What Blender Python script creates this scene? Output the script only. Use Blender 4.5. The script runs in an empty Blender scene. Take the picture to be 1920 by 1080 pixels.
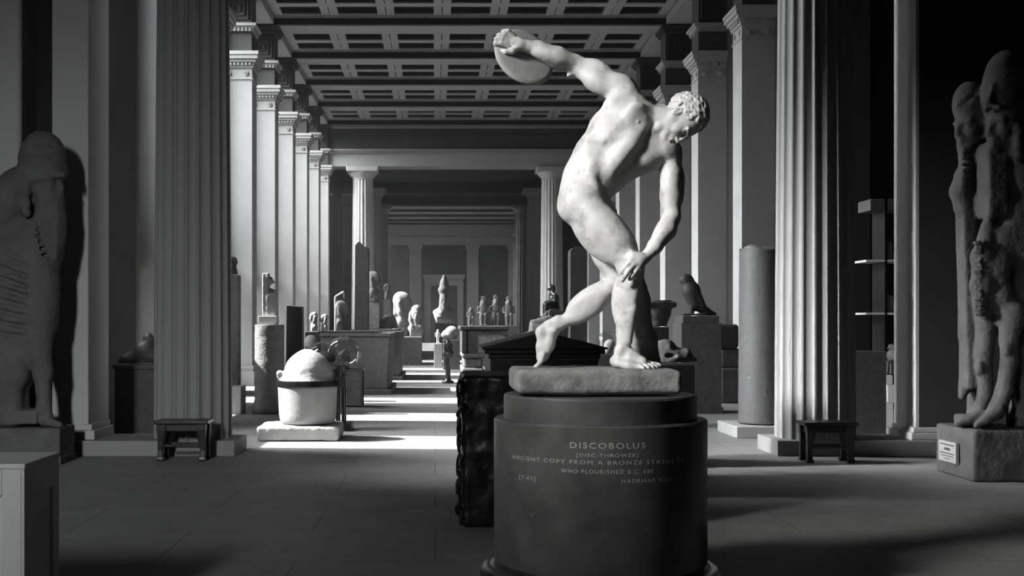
import bpy, bmesh, math, random
import numpy as np
from mathutils import Vector, Matrix, noise as mnoise
random.seed(7)
SC = bpy.context.scene
COL = SC.collection
R = math.radians

# ---------------------------------------------------------------- camera
CAM_Z = 1.27
FPX = 2200.0
VPX, VPY = 816.0, 608.0
cam_d = bpy.data.cameras.new('camera')
cam = bpy.data.objects.new('camera', cam_d)
COL.objects.link(cam)
cam.location = (0, 0, CAM_Z)
cam.rotation_euler = (R(90), 0, 0)
cam_d.sensor_width = 36.0
cam_d.lens = FPX / 1920.0 * 36.0
cam_d.shift_x = (960.0 - VPX) / 1920.0
cam_d.shift_y = (VPY - 540.0) / 1920.0
cam_d.clip_end = 300
cam_d.clip_start = 0.05
SC.camera = cam

# ---------------------------------------------------------------- world, view
w = bpy.data.worlds.new('sky')
SC.world = w
w.use_nodes = True
w.node_tree.nodes['Background'].inputs[0].default_value = (0.80, 0.88, 1.0, 1)
w.node_tree.nodes['Background'].inputs[1].default_value = 0.4
SC.view_settings.view_transform = 'Standard'
SC.view_settings.look = 'None'
SC.view_settings.gamma = 1.0
SC.view_settings.use_curve_mapping = False
SC.view_settings.exposure = 0.0
try:
    SC.cycles.use_denoising = True
    SC.cycles.max_bounces = 6
    SC.cycles.diffuse_bounces = 4
    SC.cycles.glossy_bounces = 3
    SC.cycles.transmission_bounces = 6
    SC.cycles.sample_clamp_indirect = 6.0
    SC.cycles.caustics_reflective = False
    SC.cycles.caustics_refractive = False
except Exception:
    pass

# ---------------------------------------------------------------- lights
BAY = 3.45
WIN_Z0, WIN_Z1 = 2.6, 8.1       # left-hand gallery windows
WIN_W = 1.45
XL_WALL, XR_WALL = -4.4, 6.0
WIN_Y = [12.97 + BAY * i for i in range(9)] + [57.4 + BAY * i for i in range(7)]
LOW_Z0, LOW_Z1 = .45, 2.0        # added low windows, light for the pilaster bases

def add_light(name, kind, loc, aim, energy, color=(1, 1, 1), **kw):
    d = bpy.data.lights.new(name, kind)
    d.energy = energy
    d.color = color
    for k, v in kw.items():
        setattr(d, k, v)
    o = bpy.data.objects.new(name, d)
    COL.objects.link(o)
    o.location = loc
    o.rotation_euler = (Vector(aim) - Vector(loc)).to_track_quat('-Z', 'Y').to_euler()
    return o

# sun from the left, high, coming in through the gallery windows
add_light('sun', 'SUN', (-20, 20, 20), (-20 + 1.0, 20 - 0.07, 20 - 1.0), 26.0, (1, .985, .96), angle=R(0.6))
# daylight of the open sky outside each window of the left wall
for wy in WIN_Y:
    add_light('window_daylight', 'AREA', (XL_WALL - 2.0, wy, 6.2), (2.0, wy, .8), (560.0 if wy < 14 else 110.0 if wy < 17 else 500.0), (.95, .98, 1),
              shape='RECTANGLE', size=1.9, size_y=5.0, spread=R(80))
for wy in WIN_Y[2:9]:  # unseen added windows, brightening the pilaster bases
    add_light('added_low_window_light', 'AREA', (XL_WALL - 1.0, wy - .1, 1.3), (0.0, wy + .6, 3.0), 36.0, (.95, .98, 1),
              shape='RECTANGLE', size=1.4, size_y=1.5)
# the tall window of the near room, left of the camera
NEAR_WIN = (-5.05, 1.7, 5.0)
add_light('near_window_daylight', 'AREA', NEAR_WIN, (0.9, 5.5, 1.7), 24.0, (1, .99, .97),
          shape='RECTANGLE', size=1.1, size_y=1.7, spread=R(27))
# a second window of the near room, further along its left wall
SIDE_WIN = (-5.1, 9.2, 3.4)
add_light('side_window_daylight', 'AREA', SIDE_WIN, (3.9, 11.0, .3), 95.0, (.97, .98, 1),
          shape='RECTANGLE', size=.8, size_y=1.5, spread=R(36))
# a window in the wall behind the camera, at the left
REAR_WIN = (-3.5, -3.75, 4.4)
add_light('rear_window_daylight', 'AREA', REAR_WIN, (-3.3, 9, .6), 50.0, (.95, .98, 1),
          shape='RECTANGLE', size=.7, size_y=1.5, spread=R(42))

# ---------------------------------------------------------------- materials
def mat(name, v, v2=None, scale=6.0, rough=0.75, bump=0.15, bscale=40.0, spec=0.4, contrast=1.0, tint=(1, .995, .985),
        coat=0.0, metallic=0.0, detail=6.0, wear=None, stretch=None):
    m = bpy.data.materials.new(name)
    m.use_nodes = True
    nt = m.node_tree
    b = nt.nodes['Principled BSDF']
    b.inputs['Roughness'].default_value = rough
    b.inputs['Specular IOR Level'].default_value = spec
    b.inputs['Metallic'].default_value = metallic
    if coat:
        b.inputs['Coat Weight'].default_value = coat
        b.inputs['Coat Roughness'].default_value = 0.12
    tc = nt.nodes.new('ShaderNodeTexCoord')
    src = tc.outputs['Object']
    if stretch:
        mp = nt.nodes.new('ShaderNodeMapping')
        mp.inputs['Scale'].default_value = stretch
        nt.links.new(src, mp.inputs['Vector'])
        src = mp.outputs['Vector']
    if v2 is None:
        v2 = v * 0.8
    n = nt.nodes.new('ShaderNodeTexNoise')
    n.inputs['Scale'].default_value = scale
    n.inputs['Detail'].default_value = detail
    n.inputs['Roughness'].default_value = 0.6
    nt.links.new(src, n.inputs['Vector'])
    cr = nt.nodes.new('ShaderNodeValToRGB')
    h = 0.5 / max(contrast, .01) * 0.5
    cr.color_ramp.elements[0].position = 0.5 - h
    cr.color_ramp.elements[1].position = 0.5 + h
    cr.color_ramp.elements[0].color = (v2 * tint[0], v2 * tint[1], v2 * tint[2], 1)
    cr.color_ramp.elements[1].color = (v * tint[0], v * tint[1], v * tint[2], 1)
    nt.links.new(n.outputs['Fac'], cr.inputs['Fac'])
    colout = cr.outputs['Color']
    if wear:                      # (scale, value, threshold): separate stains
        n3 = nt.nodes.new('ShaderNodeTexNoise')
        n3.inputs['Scale'].default_value = wear[0]
        n3.inputs['Detail'].default_value = 8
        n3.inputs['Roughness'].default_value = 0.65
        nt.links.new(src, n3.inputs['Vector'])
        r3 = nt.nodes.new('ShaderNodeValToRGB')
        r3.color_ramp.elements[0].position = wear[2]
        r3.color_ramp.elements[1].position = wear[2] + 0.12
        nt.links.new(n3.outputs['Fac'], r3.inputs['Fac'])
        mx = nt.nodes.new('ShaderNodeMix')
        mx.data_type = 'RGBA'
        nt.links.new(r3.outputs['Color'], mx.inputs[0])
        nt.links.new(colout, mx.inputs[6])
        mx.inputs[7].default_value = (wear[1] * tint[0], wear[1] * tint[1], wear[1] * tint[2], 1)
        colout = mx.outputs[2]
    nt.links.new(colout, b.inputs['Base Color'])
    if bump:
        n2 = nt.nodes.new('ShaderNodeTexNoise')
        n2.inputs['Scale'].default_value = bscale
        n2.inputs['Detail'].default_value = 5
        nt.links.new(src, n2.inputs['Vector'])
        bp = nt.nodes.new('ShaderNodeBump')
        bp.inputs['Strength'].default_value = bump
        bp.inputs['Distance'].default_value = 0.02
        nt.links.new(n2.outputs['Fac'], bp.inputs['Height'])
        nt.links.new(bp.outputs['Normal'], b.inputs['Normal'])
    return m

M = {}
M['floor'] = None
M['plaster'] = mat('painted_plaster', .42, .37, scale=1.2, rough=.85, bump=.05, bscale=60)
M['pilaster'] = mat('pilaster_stone', .43, .36, scale=1.5, rough=.8, bump=.06, bscale=50, contrast=1.2)
M['wall_dark'] = mat('dark_wall', .028, .02, scale=1.5, rough=.9, bump=.06)
M['ceil'] = mat('ceiling_plaster', .40, .34, scale=2, rough=.85, bump=.04)
M['coffer'] = mat('coffer_recess_shade', .07, .05, scale=3, rough=.9, bump=.03)  # shade of the deep recesses put into the colour
M['beam'] = mat('beam_face_dark', .055, .04, scale=3, rough=.9, bump=.08, bscale=20)
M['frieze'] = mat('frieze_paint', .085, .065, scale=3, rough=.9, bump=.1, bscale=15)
M['column'] = mat('column_stone', .26, .21, scale=2.0, rough=.75, bump=.015, bscale=60, stretch=(1, 1, .25))
M['doric'] = mat('white_column_stone', .50, .42, scale=2, rough=.8, bump=.05)
M['marble'] = mat('statue_marble', .80, .62, scale=9, rough=.5, bump=.035, bscale=110, spec=.45, contrast=1.6,
                  wear=(6.5, .44, .53))
M['trunk'] = mat('marble_trunk', .48, .34, scale=12, rough=.7, bump=.12, bscale=60)
M['slab'] = mat('statue_plinth_marble', .36, .19, scale=11, rough=.8, bump=.3, bscale=30, contrast=2.0, wear=(9, .11, .60))
M['disc'] = mat('disc_marble', .46, .34, scale=12, rough=.7, bump=.06, bscale=50, contrast=1.5)
M['drum'] = mat('polished_drum_stone', .13, .06, scale=5.5, rough=.36, bump=.03, bscale=120, spec=.5, contrast=1.1, wear=(16, .16, .62))
M['letter'] = mat('faded_white_lettering', .68, .4, scale=60, rough=.7, bump=0, contrast=1.2)
M['black'] = mat('black_basalt', .010, .006, scale=8, rough=.4, bump=.04, bscale=30, spec=.5)
M['blackrough'] = mat('rough_black_basalt', .009, .005, scale=10, rough=.33, bump=.22, bscale=14, spec=.5)
M['dark'] = mat('dark_granite', .055, .03, scale=14, rough=.55, bump=.2, bscale=40)
M['dark2'] = mat('grey_granite', .11, .07, scale=18, rough=.6, bump=.25, bscale=50, contrast=1.4)
M['mid'] = mat('weathered_stone', .22, .14, scale=10, rough=.8, bump=.5, bscale=30, contrast=1.3)
M['light'] = mat('pale_limestone', .40, .30, scale=7, rough=.8, bump=.4, bscale=35)
M['alab'] = mat('alabaster', .29, .21, scale=5, rough=.6, bump=.2, bscale=22, contrast=1.3)
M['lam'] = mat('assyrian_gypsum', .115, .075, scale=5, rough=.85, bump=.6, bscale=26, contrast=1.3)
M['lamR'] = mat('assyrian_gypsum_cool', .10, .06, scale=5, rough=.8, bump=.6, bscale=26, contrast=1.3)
M['wood'] = mat('black_wood', .012, .007, scale=12, rough=.3, bump=.05, spec=.5, stretch=(1, 1, 8))
M['case'] = mat('painted_case', .50, .46, scale=2, rough=.6, bump=.04)
M['plinthpaint'] = mat('painted_plinth', .40, .34, scale=4, rough=.7, bump=.05)
M['iron'] = mat('black_iron', .015, .01, scale=8, rough=.4, bump=.1, metallic=.6)
M['bronze'] = mat('polished_black_stone', .035, .02, scale=8, rough=.22, bump=.05, spec=.7)
M['card'] = mat('label_card', .34, .30, scale=8, rough=.8, bump=0)
M['ink'] = mat('label_ink', .05, .04, scale=8, rough=.8, bump=0)
M['porph'] = mat('smooth_dark_column', .13, .10, scale=20, rough=.5, bump=.08, bscale=60)
M['white'] = mat('white_painted_wood', .70, .62, scale=6, rough=.7, bump=.03)

def glass():
    m = bpy.data.materials.new('display_glass')
    m.use_nodes = True
    nt = m.node_tree
    for n in list(nt.nodes):
        nt.nodes.remove(n)
    out = nt.nodes.new('ShaderNodeOutputMaterial')
    tr = nt.nodes.new('ShaderNodeBsdfTransparent')
    tr.inputs[0].default_value = (.86, .86, .86, 1)
    gl = nt.nodes.new('ShaderNodeBsdfGlossy')
    gl.inputs['Roughness'].default_value = .04
    fr = nt.nodes.new('ShaderNodeLayerWeight')
    fr.inputs['Blend'].default_value = .12
    fr = type('o', (), {'outputs': [fr.outputs['Facing']]})
    mx = nt.nodes.new('ShaderNodeMixShader')
    nt.links.new(fr.outputs[0], mx.inputs[0])
    nt.links.new(tr.outputs[0], mx.inputs[1])
    nt.links.new(gl.outputs[0], mx.inputs[2])
    nt.links.new(mx.outputs[0], out.inputs[0])
    return m
M['glass'] = glass()

def floor_mat():
    m = bpy.data.materials.new('stone_flag_floor')
    m.use_nodes = True
    nt = m.node_tree
    b = nt.nodes['Principled BSDF']
    b.inputs['Roughness'].default_value = .62
    b.inputs['Specular IOR Level'].default_value = .35
    tc = nt.nodes.new('ShaderNodeTexCoord')
    br = nt.nodes.new('ShaderNodeTexBrick')
    br.inputs['Scale'].default_value = 1.0
    br.inputs['Brick Width'].default_value = 1.5
    br.inputs['Row Height'].default_value = 0.9
    br.inputs['Mortar Size'].default_value = 0.006
    br.inputs['Color1'].default_value = (.255, .253, .25, 1)
    br.inputs['Color2'].default_value = (.23, .228, .225, 1)
    br.inputs['Mortar'].default_value = (.14, .14, .137, 1)
    nt.links.new(tc.outputs['Object'], br.inputs['Vector'])
    n = nt.nodes.new('ShaderNodeTexNoise')
    n.inputs['Scale'].default_value = 2.2
    n.inputs['Detail'].default_value = 9
    n.inputs['Roughness'].default_value = .7
    nt.links.new(tc.outputs['Object'], n.inputs['Vector'])
    mp = nt.nodes.new('ShaderNodeMapRange')
    mp.inputs[1].default_value = .3
    mp.inputs[2].default_value = .7
    mp.inputs[3].default_value = .74
    mp.inputs[4].default_value = 1.1
    nt.links.new(n.outputs['Fac'], mp.inputs[0])
    mx = nt.nodes.new('ShaderNodeMix')
    mx.data_type = 'RGBA'
    mx.blend_type = 'MULTIPLY'
    mx.inputs[0].default_value = 1
    nt.links.new(br.outputs['Color'], mx.inputs[6])
    nt.links.new(mp.outputs[0], mx.inputs[7])
    nt.links.new(mx.outputs[2], b.inputs['Base Color'])
    bp = nt.nodes.new('ShaderNodeBump')
    bp.inputs['Strength'].default_value = .06
    n2 = nt.nodes.new('ShaderNodeTexNoise')
    n2.inputs['Scale'].default_value = 30
    nt.links.new(tc.outputs['Object'], n2.inputs['Vector'])
    nt.links.new(n2.outputs['Fac'], bp.inputs['Height'])
    nt.links.new(bp.outputs['Normal'], b.inputs['Normal'])
    return m
M['floor'] = floor_mat()

# ---------------------------------------------------------------- helpers
def X(px, D): return (px - VPX) / FPX * D
def Z(py, D): return CAM_Z - (py - VPY) / FPX * D
def DF(py): return CAM_Z * FPX / (py - VPY)      # depth of a floor point

ORG = {}
def thing(name, label, cat, loc=(0, 0, 0), group=None):
    o = bpy.data.objects.new(name, None)
    COL.objects.link(o)
    o.location = loc
    o.empty_display_size = .1
    o['label'] = label
    o['category'] = cat
    if group:
        o['group'] = group
    ORG[o.name] = Vector(loc)
    return o

def link(name, me, m, parent=None, smooth=False, bevel=0, segs=2, kind=None, label=None, weld=False):
    o = bpy.data.objects.new(name, me)
    COL.objects.link(o)
    if m is not None:
        me.materials.append(m)
    if parent is not None:
        off = ORG[parent.name]
        me.transform(Matrix.Translation(-off))
        o.parent = parent
        ORG[o.name] = off
    else:
        ORG[o.name] = Vector((0, 0, 0))
    if smooth:
        me.polygons.foreach_set('use_smooth', [True] * len(me.polygons))
    if bevel:
        b = o.modifiers.new('bevel', 'BEVEL')
        b.width = bevel
        b.segments = segs
        b.limit_method = 'ANGLE'
        b.angle_limit = R(40)
    if kind:
        o['kind'] = kind
    if label:
        o['label'] = label
    return o

def solo(o, label, cat, group=None):
    """a thing that is one mesh: put its origin at its base"""
    me = o.data
    n = len(me.vertices)
    co = np.empty(n * 3, 'f')
    me.vertices.foreach_get('co', co)
    co = co.reshape(-1, 3)
    lo, hi = co.min(0), co.max(0)
    c = Vector(((lo[0] + hi[0]) / 2, (lo[1] + hi[1]) / 2, lo[2]))
    me.transform(Matrix.Translation(-c))
    o.location = c
    ORG[o.name] = c
    o['label'] = label
    o['category'] = cat
    if group:
        o['group'] = group
    return o

def kids(o): return [c for c in bpy.data.objects if c.parent == o]
def copy_tree(o, loc, label=None, group=None):
    r = o.copy()
    COL.objects.link(r)
    r.location = loc
    if label: r['label'] = label
    if group: r['group'] = group
    for ch in kids(o):
        c = ch.copy(); COL.objects.link(c); c.parent = r
        for g in kids(ch):
            d = g.copy(); COL.objects.link(d); d.parent = c
    return r

class MB:
    def __init__(s): s.v = []; s.f = []
    def add(s, vs, fs):
        n = len(s.v)
        s.v += [tuple(map(float, p)) for p in vs]
        s.f += [tuple(i + n for i in f) for f in fs]
        return s
    def box(s, x0, x1, y0, y1, z0, z1, tx=0, ty=0):
        """tx, ty: inset of the top"""
        vs = [(x0, y0, z0), (x1, y0, z0), (x1, y1, z0), (x0, y1, z0),
              (x0 + tx, y0 + ty, z1), (x1 - tx, y0 + ty, z1), (x1 - tx, y1 - ty, z1), (x0 + tx, y1 - ty, z1)]
        return s.add(vs, [(0, 3, 2, 1), (4, 5, 6, 7), (0, 1, 5, 4), (1, 2, 6, 5), (2, 3, 7, 6), (3, 0, 4, 7)])
    def lathe(s, prof, c=(0, 0, 0), n=32, a0=0, sx=1, sy=1):
        m = len(prof)
        vs = []
        for r, z in prof:
            for i in range(n):
                a = a0 + 2 * math.pi * i / n
                vs.append((c[0] + r * math.cos(a) * sx, c[1] + r * math.sin(a) * sy, c[2] + z))
        fs = []
        for j in range(m - 1):
            for i in range(n):
                k = (i + 1) % n
                fs.append((j * n + i, j * n + k, (j + 1) * n + k, (j + 1) * n + i))
        fs.append(tuple(range(n - 1, -1, -1)))
        fs.append(tuple((m - 1) * n + i for i in range(n)))
        return s.add(vs, fs)
    def rings(s, rings, close=True):
        n = len(rings[0])
        vs = [p for r in rings for p in r]
        fs = []
        for j in range(len(rings) - 1):
            for i in range(n):
                k = (i + 1) % n
                fs.append((j * n + i, j * n + k, (j + 1) * n + k, (j + 1) * n + i))
        if close:
            fs.append(tuple(range(n - 1, -1, -1)))
            fs.append(tuple((len(rings) - 1) * n + i for i in range(n)))
        return s.add(vs, fs)
    def tube(s, path, r, n=10):
        if not hasattr(r, '__len__'): r = [r] * len(path)
        rings = []
        P = [Vector(p) for p in path]
        up = Vector((0, 0, 1))
        for i, p in enumerate(P):
            d = (P[min(i + 1, len(P) - 1)] - P[max(i - 1, 0)]).normalized()
            a = d.cross(up)
            if a.length < .05: a = d.cross(Vector((0, 1, 0)))
            a.normalize()
            b = d.cross(a).normalized()
            rings.append([tuple(p + r[i] * (math.cos(t) * a + math.sin(t) * b)) for t in [2 * math.pi * q / n for q in range(n)]])
        return s.rings(rings)
    def prism(s, poly, axis, c0, c1):
        """poly: 2D points; axis 'y': (x,z), axis 'x': (y,z), axis 'z': (x,y)"""
        def p3(p, c):
            return {'y': (p[0], c, p[1]), 'x': (c, p[0], p[1]), 'z': (p[0], p[1], c)}[axis]
        n = len(poly)
        vs = [p3(p, c0) for p in poly] + [p3(p, c1) for p in poly]
        fs = [(i, (i + 1) % n, n + (i + 1) % n, n + i) for i in range(n)] + [tuple(range(n - 1, -1, -1)), tuple(range(n, 2 * n))]
        return s.add(vs, fs)
    def mesh(s, name):
        me = bpy.data.meshes.new(name)
        me.from_pydata(s.v, [], s.f)
        bm = bmesh.new(); bm.from_mesh(me)
        bmesh.ops.recalc_face_normals(bm, faces=bm.faces)
        bm.to_mesh(me); bm.free()
        return me
    def build(s, name, m, parent=None, **kw):
        return link(name, s.mesh(name), m, parent, **kw)

def struct(name, mb, m, **kw):
    return mb.build(name, m, None, kind='structure', **kw)

# ---------------------------------------------------------------- implicit-surface sculpting
class SDF:
    """smooth union of round cones and ellipsoids on a grid, meshed by surface nets"""
    def __init__(s, lo, hi, h):
        s.h = h
        s.lo = np.array(lo, 'f')
        s.n = np.ceil((np.array(hi) - s.lo) / h).astype(int) + 1
        s.F = np.full(s.n, 10.0, 'f')
        s.ax = [s.lo[i] + h * np.arange(s.n[i], dtype='f') for i in range(3)]
    def _win(s, lo, hi, m):
        sl = []
        for i in range(3):
            a = int(max(0, math.floor((lo[i] - m - s.lo[i]) / s.h)))
            b = int(min(s.n[i], math.ceil((hi[i] + m - s.lo[i]) / s.h) + 1))
            if a >= b: return None, None
            sl.append(slice(a, b))
        P = (s.ax[0][sl[0]][:, None, None], s.ax[1][sl[1]][None, :, None], s.ax[2][sl[2]][None, None, :])
        return tuple(sl), P
    def _op(s, sl, d, k, op):
        F = s.F[sl]
        if op == 'u':
            if k > 0:
                h = np.maximum(k - np.abs(F - d), 0) / k
                s.F[sl] = np.minimum(F, d) - h * h * k * .25
            else:
                s.F[sl] = np.minimum(F, d)
        else:                                   # subtract
            d = -d
            if k > 0:
                h = np.maximum(k - np.abs(F - d), 0) / k
                s.F[sl] = np.maximum(F, d) + h * h * k * .25
            else:
                s.F[sl] = np.maximum(F, d)
    def cone(s, a, b, r1, r2=None, k=.02, op='u'):
        if r2 is None: r2 = r1
        a = np.array(a, 'f'); b = np.array(b, 'f')
        rm = max(r1, r2)
        sl, P = s._win(np.minimum(a, b) - rm, np.maximum(a, b) + rm, k + 3 * s.h)
        if sl is None: return s
        d = b - a
        L2 = float(d @ d) + 1e-12
        px, py, pz = P[0] - a[0], P[1] - a[1], P[2] - a[2]
        t = np.clip((px * d[0] + py * d[1] + pz * d[2]) / L2, 0, 1)
        t = t * t * (3 - 2 * t) * .0 + t
        dist = np.sqrt((px - t * d[0]) ** 2 + (py - t * d[1]) ** 2 + (pz - t * d[2]) ** 2) - (r1 + (r2 - r1) * t)
        s._op(sl, dist, k, op)
        return s
    def chain(s, pts, rs, k=.02, op='u'):
        for i in range(len(pts) - 1):
            s.cone(pts[i], pts[i + 1], rs[i], rs[i + 1], k, op)
        return s
    def ell(s, c, r, ax=None, k=.02, op='u'):
        """ax: list of 3 unit vectors for the radii"""
        c = np.array(c, 'f')
        if not hasattr(r, '__len__'): r = (r, r, r)
        if ax is None:
            A = np.eye(3, dtype='f')
        else:
            A = np.array([np.array(v, 'f') / np.linalg.norm(v) for v in ax], 'f')
        ext = np.sqrt(((A * np.array(r)[:, None]) ** 2).sum(0))
        sl, P = s._win(c - ext, c + ext, k + 3 * s.h)
        if sl is None: return s
        px, py, pz = P[0] - c[0], P[1] - c[1], P[2] - c[2]
        q = [px * A[i][0] + py * A[i][1] + pz * A[i][2] for i in range(3)]
        k0 = np.sqrt(sum((q[i] / r[i]) ** 2 for i in range(3)))
        k1 = np.sqrt(sum((q[i] / r[i] ** 2) ** 2 for i in range(3))) + 1e-6
        dist = k0 * (k0 - 1) / k1
        dist = np.where(k0 < 1e-3, -min(r), dist)
        s._op(sl, dist.astype('f'), k, op)
        return s
    def mus(s, a, b, r, r2=None, k=.02, op='u', ext=1.0, hint=(0, -1, 0)):
        """ellipsoid lying from a to b"""
        a = np.array(a, 'f'); b = np.array(b, 'f')
        d = b - a; L = float(np.linalg.norm(d)); d = d / L
        h = np.array(hint, 'f')
        e1 = h - d * float(h @ d); e1 /= np.linalg.norm(e1) + 1e-9
        e2 = np.cross(d, e1)
        return s.ell((a + b) / 2, (L / 2 * ext, r, r2 or r), (d, e1, e2), k, op)
    def box(s, c, r, ax=None, rad=.01, k=.02, op='u'):
        c = np.array(c, 'f'); r = np.array(r, 'f')
        A = np.eye(3, dtype='f') if ax is None else np.array([np.array(v, 'f') / np.linalg.norm(v) for v in ax], 'f')
        ext = (np.abs(A) * r[:, None]).sum(0)
        sl, P = s._win(c - ext, c + ext, k + 3 * s.h)
        if sl is None: return s
        px, py, pz = P[0] - c[0], P[1] - c[1], P[2] - c[2]
        q = [np.abs(px * A[i][0] + py * A[i][1] + pz * A[i][2]) - (r[i] - rad) for i in range(3)]
        out = np.sqrt(sum(np.maximum(x, 0) ** 2 for x in q))
        ins = np.minimum(np.maximum(np.maximum(q[0], q[1]), q[2]), 0)
        s._op(sl, (out + ins - rad).astype('f'), k, op)
        return s
    def rough(s, amp, freq, seed=0, octaves=3):
        """displace with band-limited value noise"""
        rng = np.random.RandomState(seed)
        N = np.zeros(s.n, 'f')
        tot = 0
        for o in range(octaves):
            f = freq * 2 ** o; a = .5 ** o; tot += a
            dims = [max(2, int(s.n[i] * s.h * f) + 3) for i in range(3)]
            if dims[0] * dims[1] * dims[2] > 4e6: break
            G = rng.uniform(-1, 1, dims).astype('f')
            for i in range(3):
                x = np.arange(s.n[i]) * s.h * f
                i0 = np.minimum(x.astype(int), dims[i] - 2)
                t = (x - i0); t = np.clip(t, 0, 1); t = t * t * (3 - 2 * t)
                sh = [1, 1, 1]; sh[i] = len(x)
                t = t.reshape(sh).astype('f')
                G = np.take(G, i0, axis=i) * (1 - t) + np.take(G, i0 + 1, axis=i) * t
            N += a * G
        s.F += amp / tot * N
        return s
    def mesh(s, name, smooth=0):
        F = s.F
        # keep the border outside
        F[0] = F[-1] = 1; F[:, 0] = 1; F[:, -1] = 1; F[:, :, 0] = 1; F[:, :, -1] = 1
        I = F < 0
        nx, ny, nz = [d - 1 for d in F.shape]
        cnt = np.zeros((nx, ny, nz), 'i1')
        for a in (0, 1):
            for b in (0, 1):
                for c in (0, 1):
                    cnt += I[a:a + nx, b:b + ny, c:c + nz]
        act = np.argwhere((cnt > 0) & (cnt < 8))
        idx = np.full((nx, ny, nz), -1, 'i4')
        idx[act[:, 0], act[:, 1], act[:, 2]] = np.arange(len(act))
        cor = [(a, b, c) for a in (0, 1) for b in (0, 1) for c in (0, 1)]
        V = np.stack([F[act[:, 0] + a, act[:, 1] + b, act[:, 2] + c] for a, b, c in cor], 1)
        acc = np.zeros((len(act), 3)); num = np.zeros(len(act))
        for i in range(8):
            for j in range(i + 1, 8):
                ci, cj = np.array(cor[i]), np.array(cor[j])
                if np.abs(ci - cj).sum() != 1: continue
                m = (V[:, i] < 0) != (V[:, j] < 0)
                den = V[:, i] - V[:, j]
                t = np.where(m, V[:, i] / np.where(np.abs(den) < 1e-9, 1, den), 0)
                p = ci + t[:, None] * (cj - ci)
                acc += np.where(m[:, None], p, 0); num += m
        vert = (acc / num[:, None] + act) * s.h + s.lo
        faces = []
        for ax in range(3):
            sl0 = [slice(0, None)] * 3; sl1 = [slice(0, None)] * 3
            sl0[ax] = slice(0, -1); sl1[ax] = slice(1, None)
            A0, A1 = I[tuple(sl0)], I[tuple(sl1)]
            E = np.argwhere(A0 != A1)
            u, v = (ax + 1) % 3, (ax + 2) % 3
            ok = (E[:, u] > 0) & (E[:, v] > 0) & (E[:, u] < F.shape[u] - 1) & (E[:, v] < F.shape[v] - 1)
            E = E[ok]
            flip = I[E[:, 0], E[:, 1], E[:, 2]]
            def g(du, dv):
                Q = E.copy(); Q[:, u] -= du; Q[:, v] -= dv
                return idx[Q[:, 0], Q[:, 1], Q[:, 2]]
            q = np.stack([g(1, 1), g(0, 1), g(0, 0), g(1, 0)], 1)
            q[~flip] = q[~flip][:, ::-1]
            faces.append(q)
        faces = np.concatenate(faces)
        faces = faces[(faces >= 0).all(1)]
        # laplacian relax
        for _ in range(smooth):
            S = np.zeros_like(vert); C = np.zeros(len(vert))
            for a, b in ((0, 1), (1, 2), (2, 3), (3, 0)):
                np.add.at(S, faces[:, a], vert[faces[:, b]]); np.add.at(C, faces[:, a], 1)
                np.add.at(S, faces[:, b], vert[faces[:, a]]); np.add.at(C, faces[:, b], 1)
            vert = vert * .5 + .5 * S / np.maximum(C, 1)[:, None]
        me = bpy.data.meshes.new(name)
        me.vertices.add(len(vert)); me.vertices.foreach_set('co', vert.astype('f').ravel())
        me.loops.add(faces.size); me.loops.foreach_set('vertex_index', faces.astype('i4').ravel())
        me.polygons.add(len(faces))
        me.polygons.foreach_set('loop_start', np.arange(0, faces.size, 4, dtype='i4'))
        me.polygons.foreach_set('loop_total', np.full(len(faces), 4, 'i4'))
        me.update(calc_edges=True)
        me.validate()
        return me
    def build(s, name, m, parent=None, smooth_iter=0, **kw):
        return link(name, s.mesh(name, smooth_iter), m, parent, smooth=True, **kw)
# ================================================================ SETTING
YA, YB = 11.28, 12.02            # the screen between the near room and the gallery
Y1, Y2, Y3 = 41.5, 55.0, 83.0    # end of first gallery, start and end of the second
PX_L, PX_R = -3.77, 5.41         # pilaster faces
PW = 0.62                        # pilaster width along the hall
ZC, ZCAP, ZBEAM, ZCOF = 6.55, 6.87, 8.28, 8.52

# floor
struct('floor', MB().box(-9, 11, -4, 92, -.3, 0), M['floor'])

# left and right long walls
def long_wall(name, xa, xb, y0, y1, wins, m, z1=9.2, low=False):
    mb = MB()
    cur = y0
    for wy in wins:
        a, b = wy - WIN_W / 2, wy + WIN_W / 2
        mb.box(xa, xb, cur, a, 0, z1)
        if low and wy > 14:  # openings for the added low windows
            mb.box(xa, xb, a, b, 0, LOW_Z0)
            mb.box(xa, xb, a, b, LOW_Z1, WIN_Z0)
        else:
            mb.box(xa, xb, a, b, 0, WIN_Z0)
        mb.box(xa, xb, a, b, WIN_Z1, z1)
        cur = b
    mb.box(xa, xb, cur, y1, 0, z1)
    return struct(name, mb, m)
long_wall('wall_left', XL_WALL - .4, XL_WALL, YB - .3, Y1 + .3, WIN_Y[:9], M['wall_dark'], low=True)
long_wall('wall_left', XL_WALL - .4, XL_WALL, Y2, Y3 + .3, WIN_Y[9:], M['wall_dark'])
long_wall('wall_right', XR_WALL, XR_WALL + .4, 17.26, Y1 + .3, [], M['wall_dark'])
# dark side room opening off the gallery behind the right pier
struct('wall_side_room', MB().box(XR_WALL + .41, 9.4, 17.5, 17.8, 0, 9.2).box(9.2, 9.6, 11.94, 17.5, 0, 9.2), M['wall_dark'])
struct('ceiling', MB().box(XR_WALL + .41, 9.6, 11.95, 17.5, ZBEAM, ZBEAM + .5), M['wall_dark'])
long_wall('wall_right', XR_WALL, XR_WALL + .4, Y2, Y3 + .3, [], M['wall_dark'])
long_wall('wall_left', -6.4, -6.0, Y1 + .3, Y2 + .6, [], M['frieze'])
long_wall('wall_right', 8.0, 8.4, Y1 + .3, Y2 + .6, [], M['frieze'])
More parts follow.
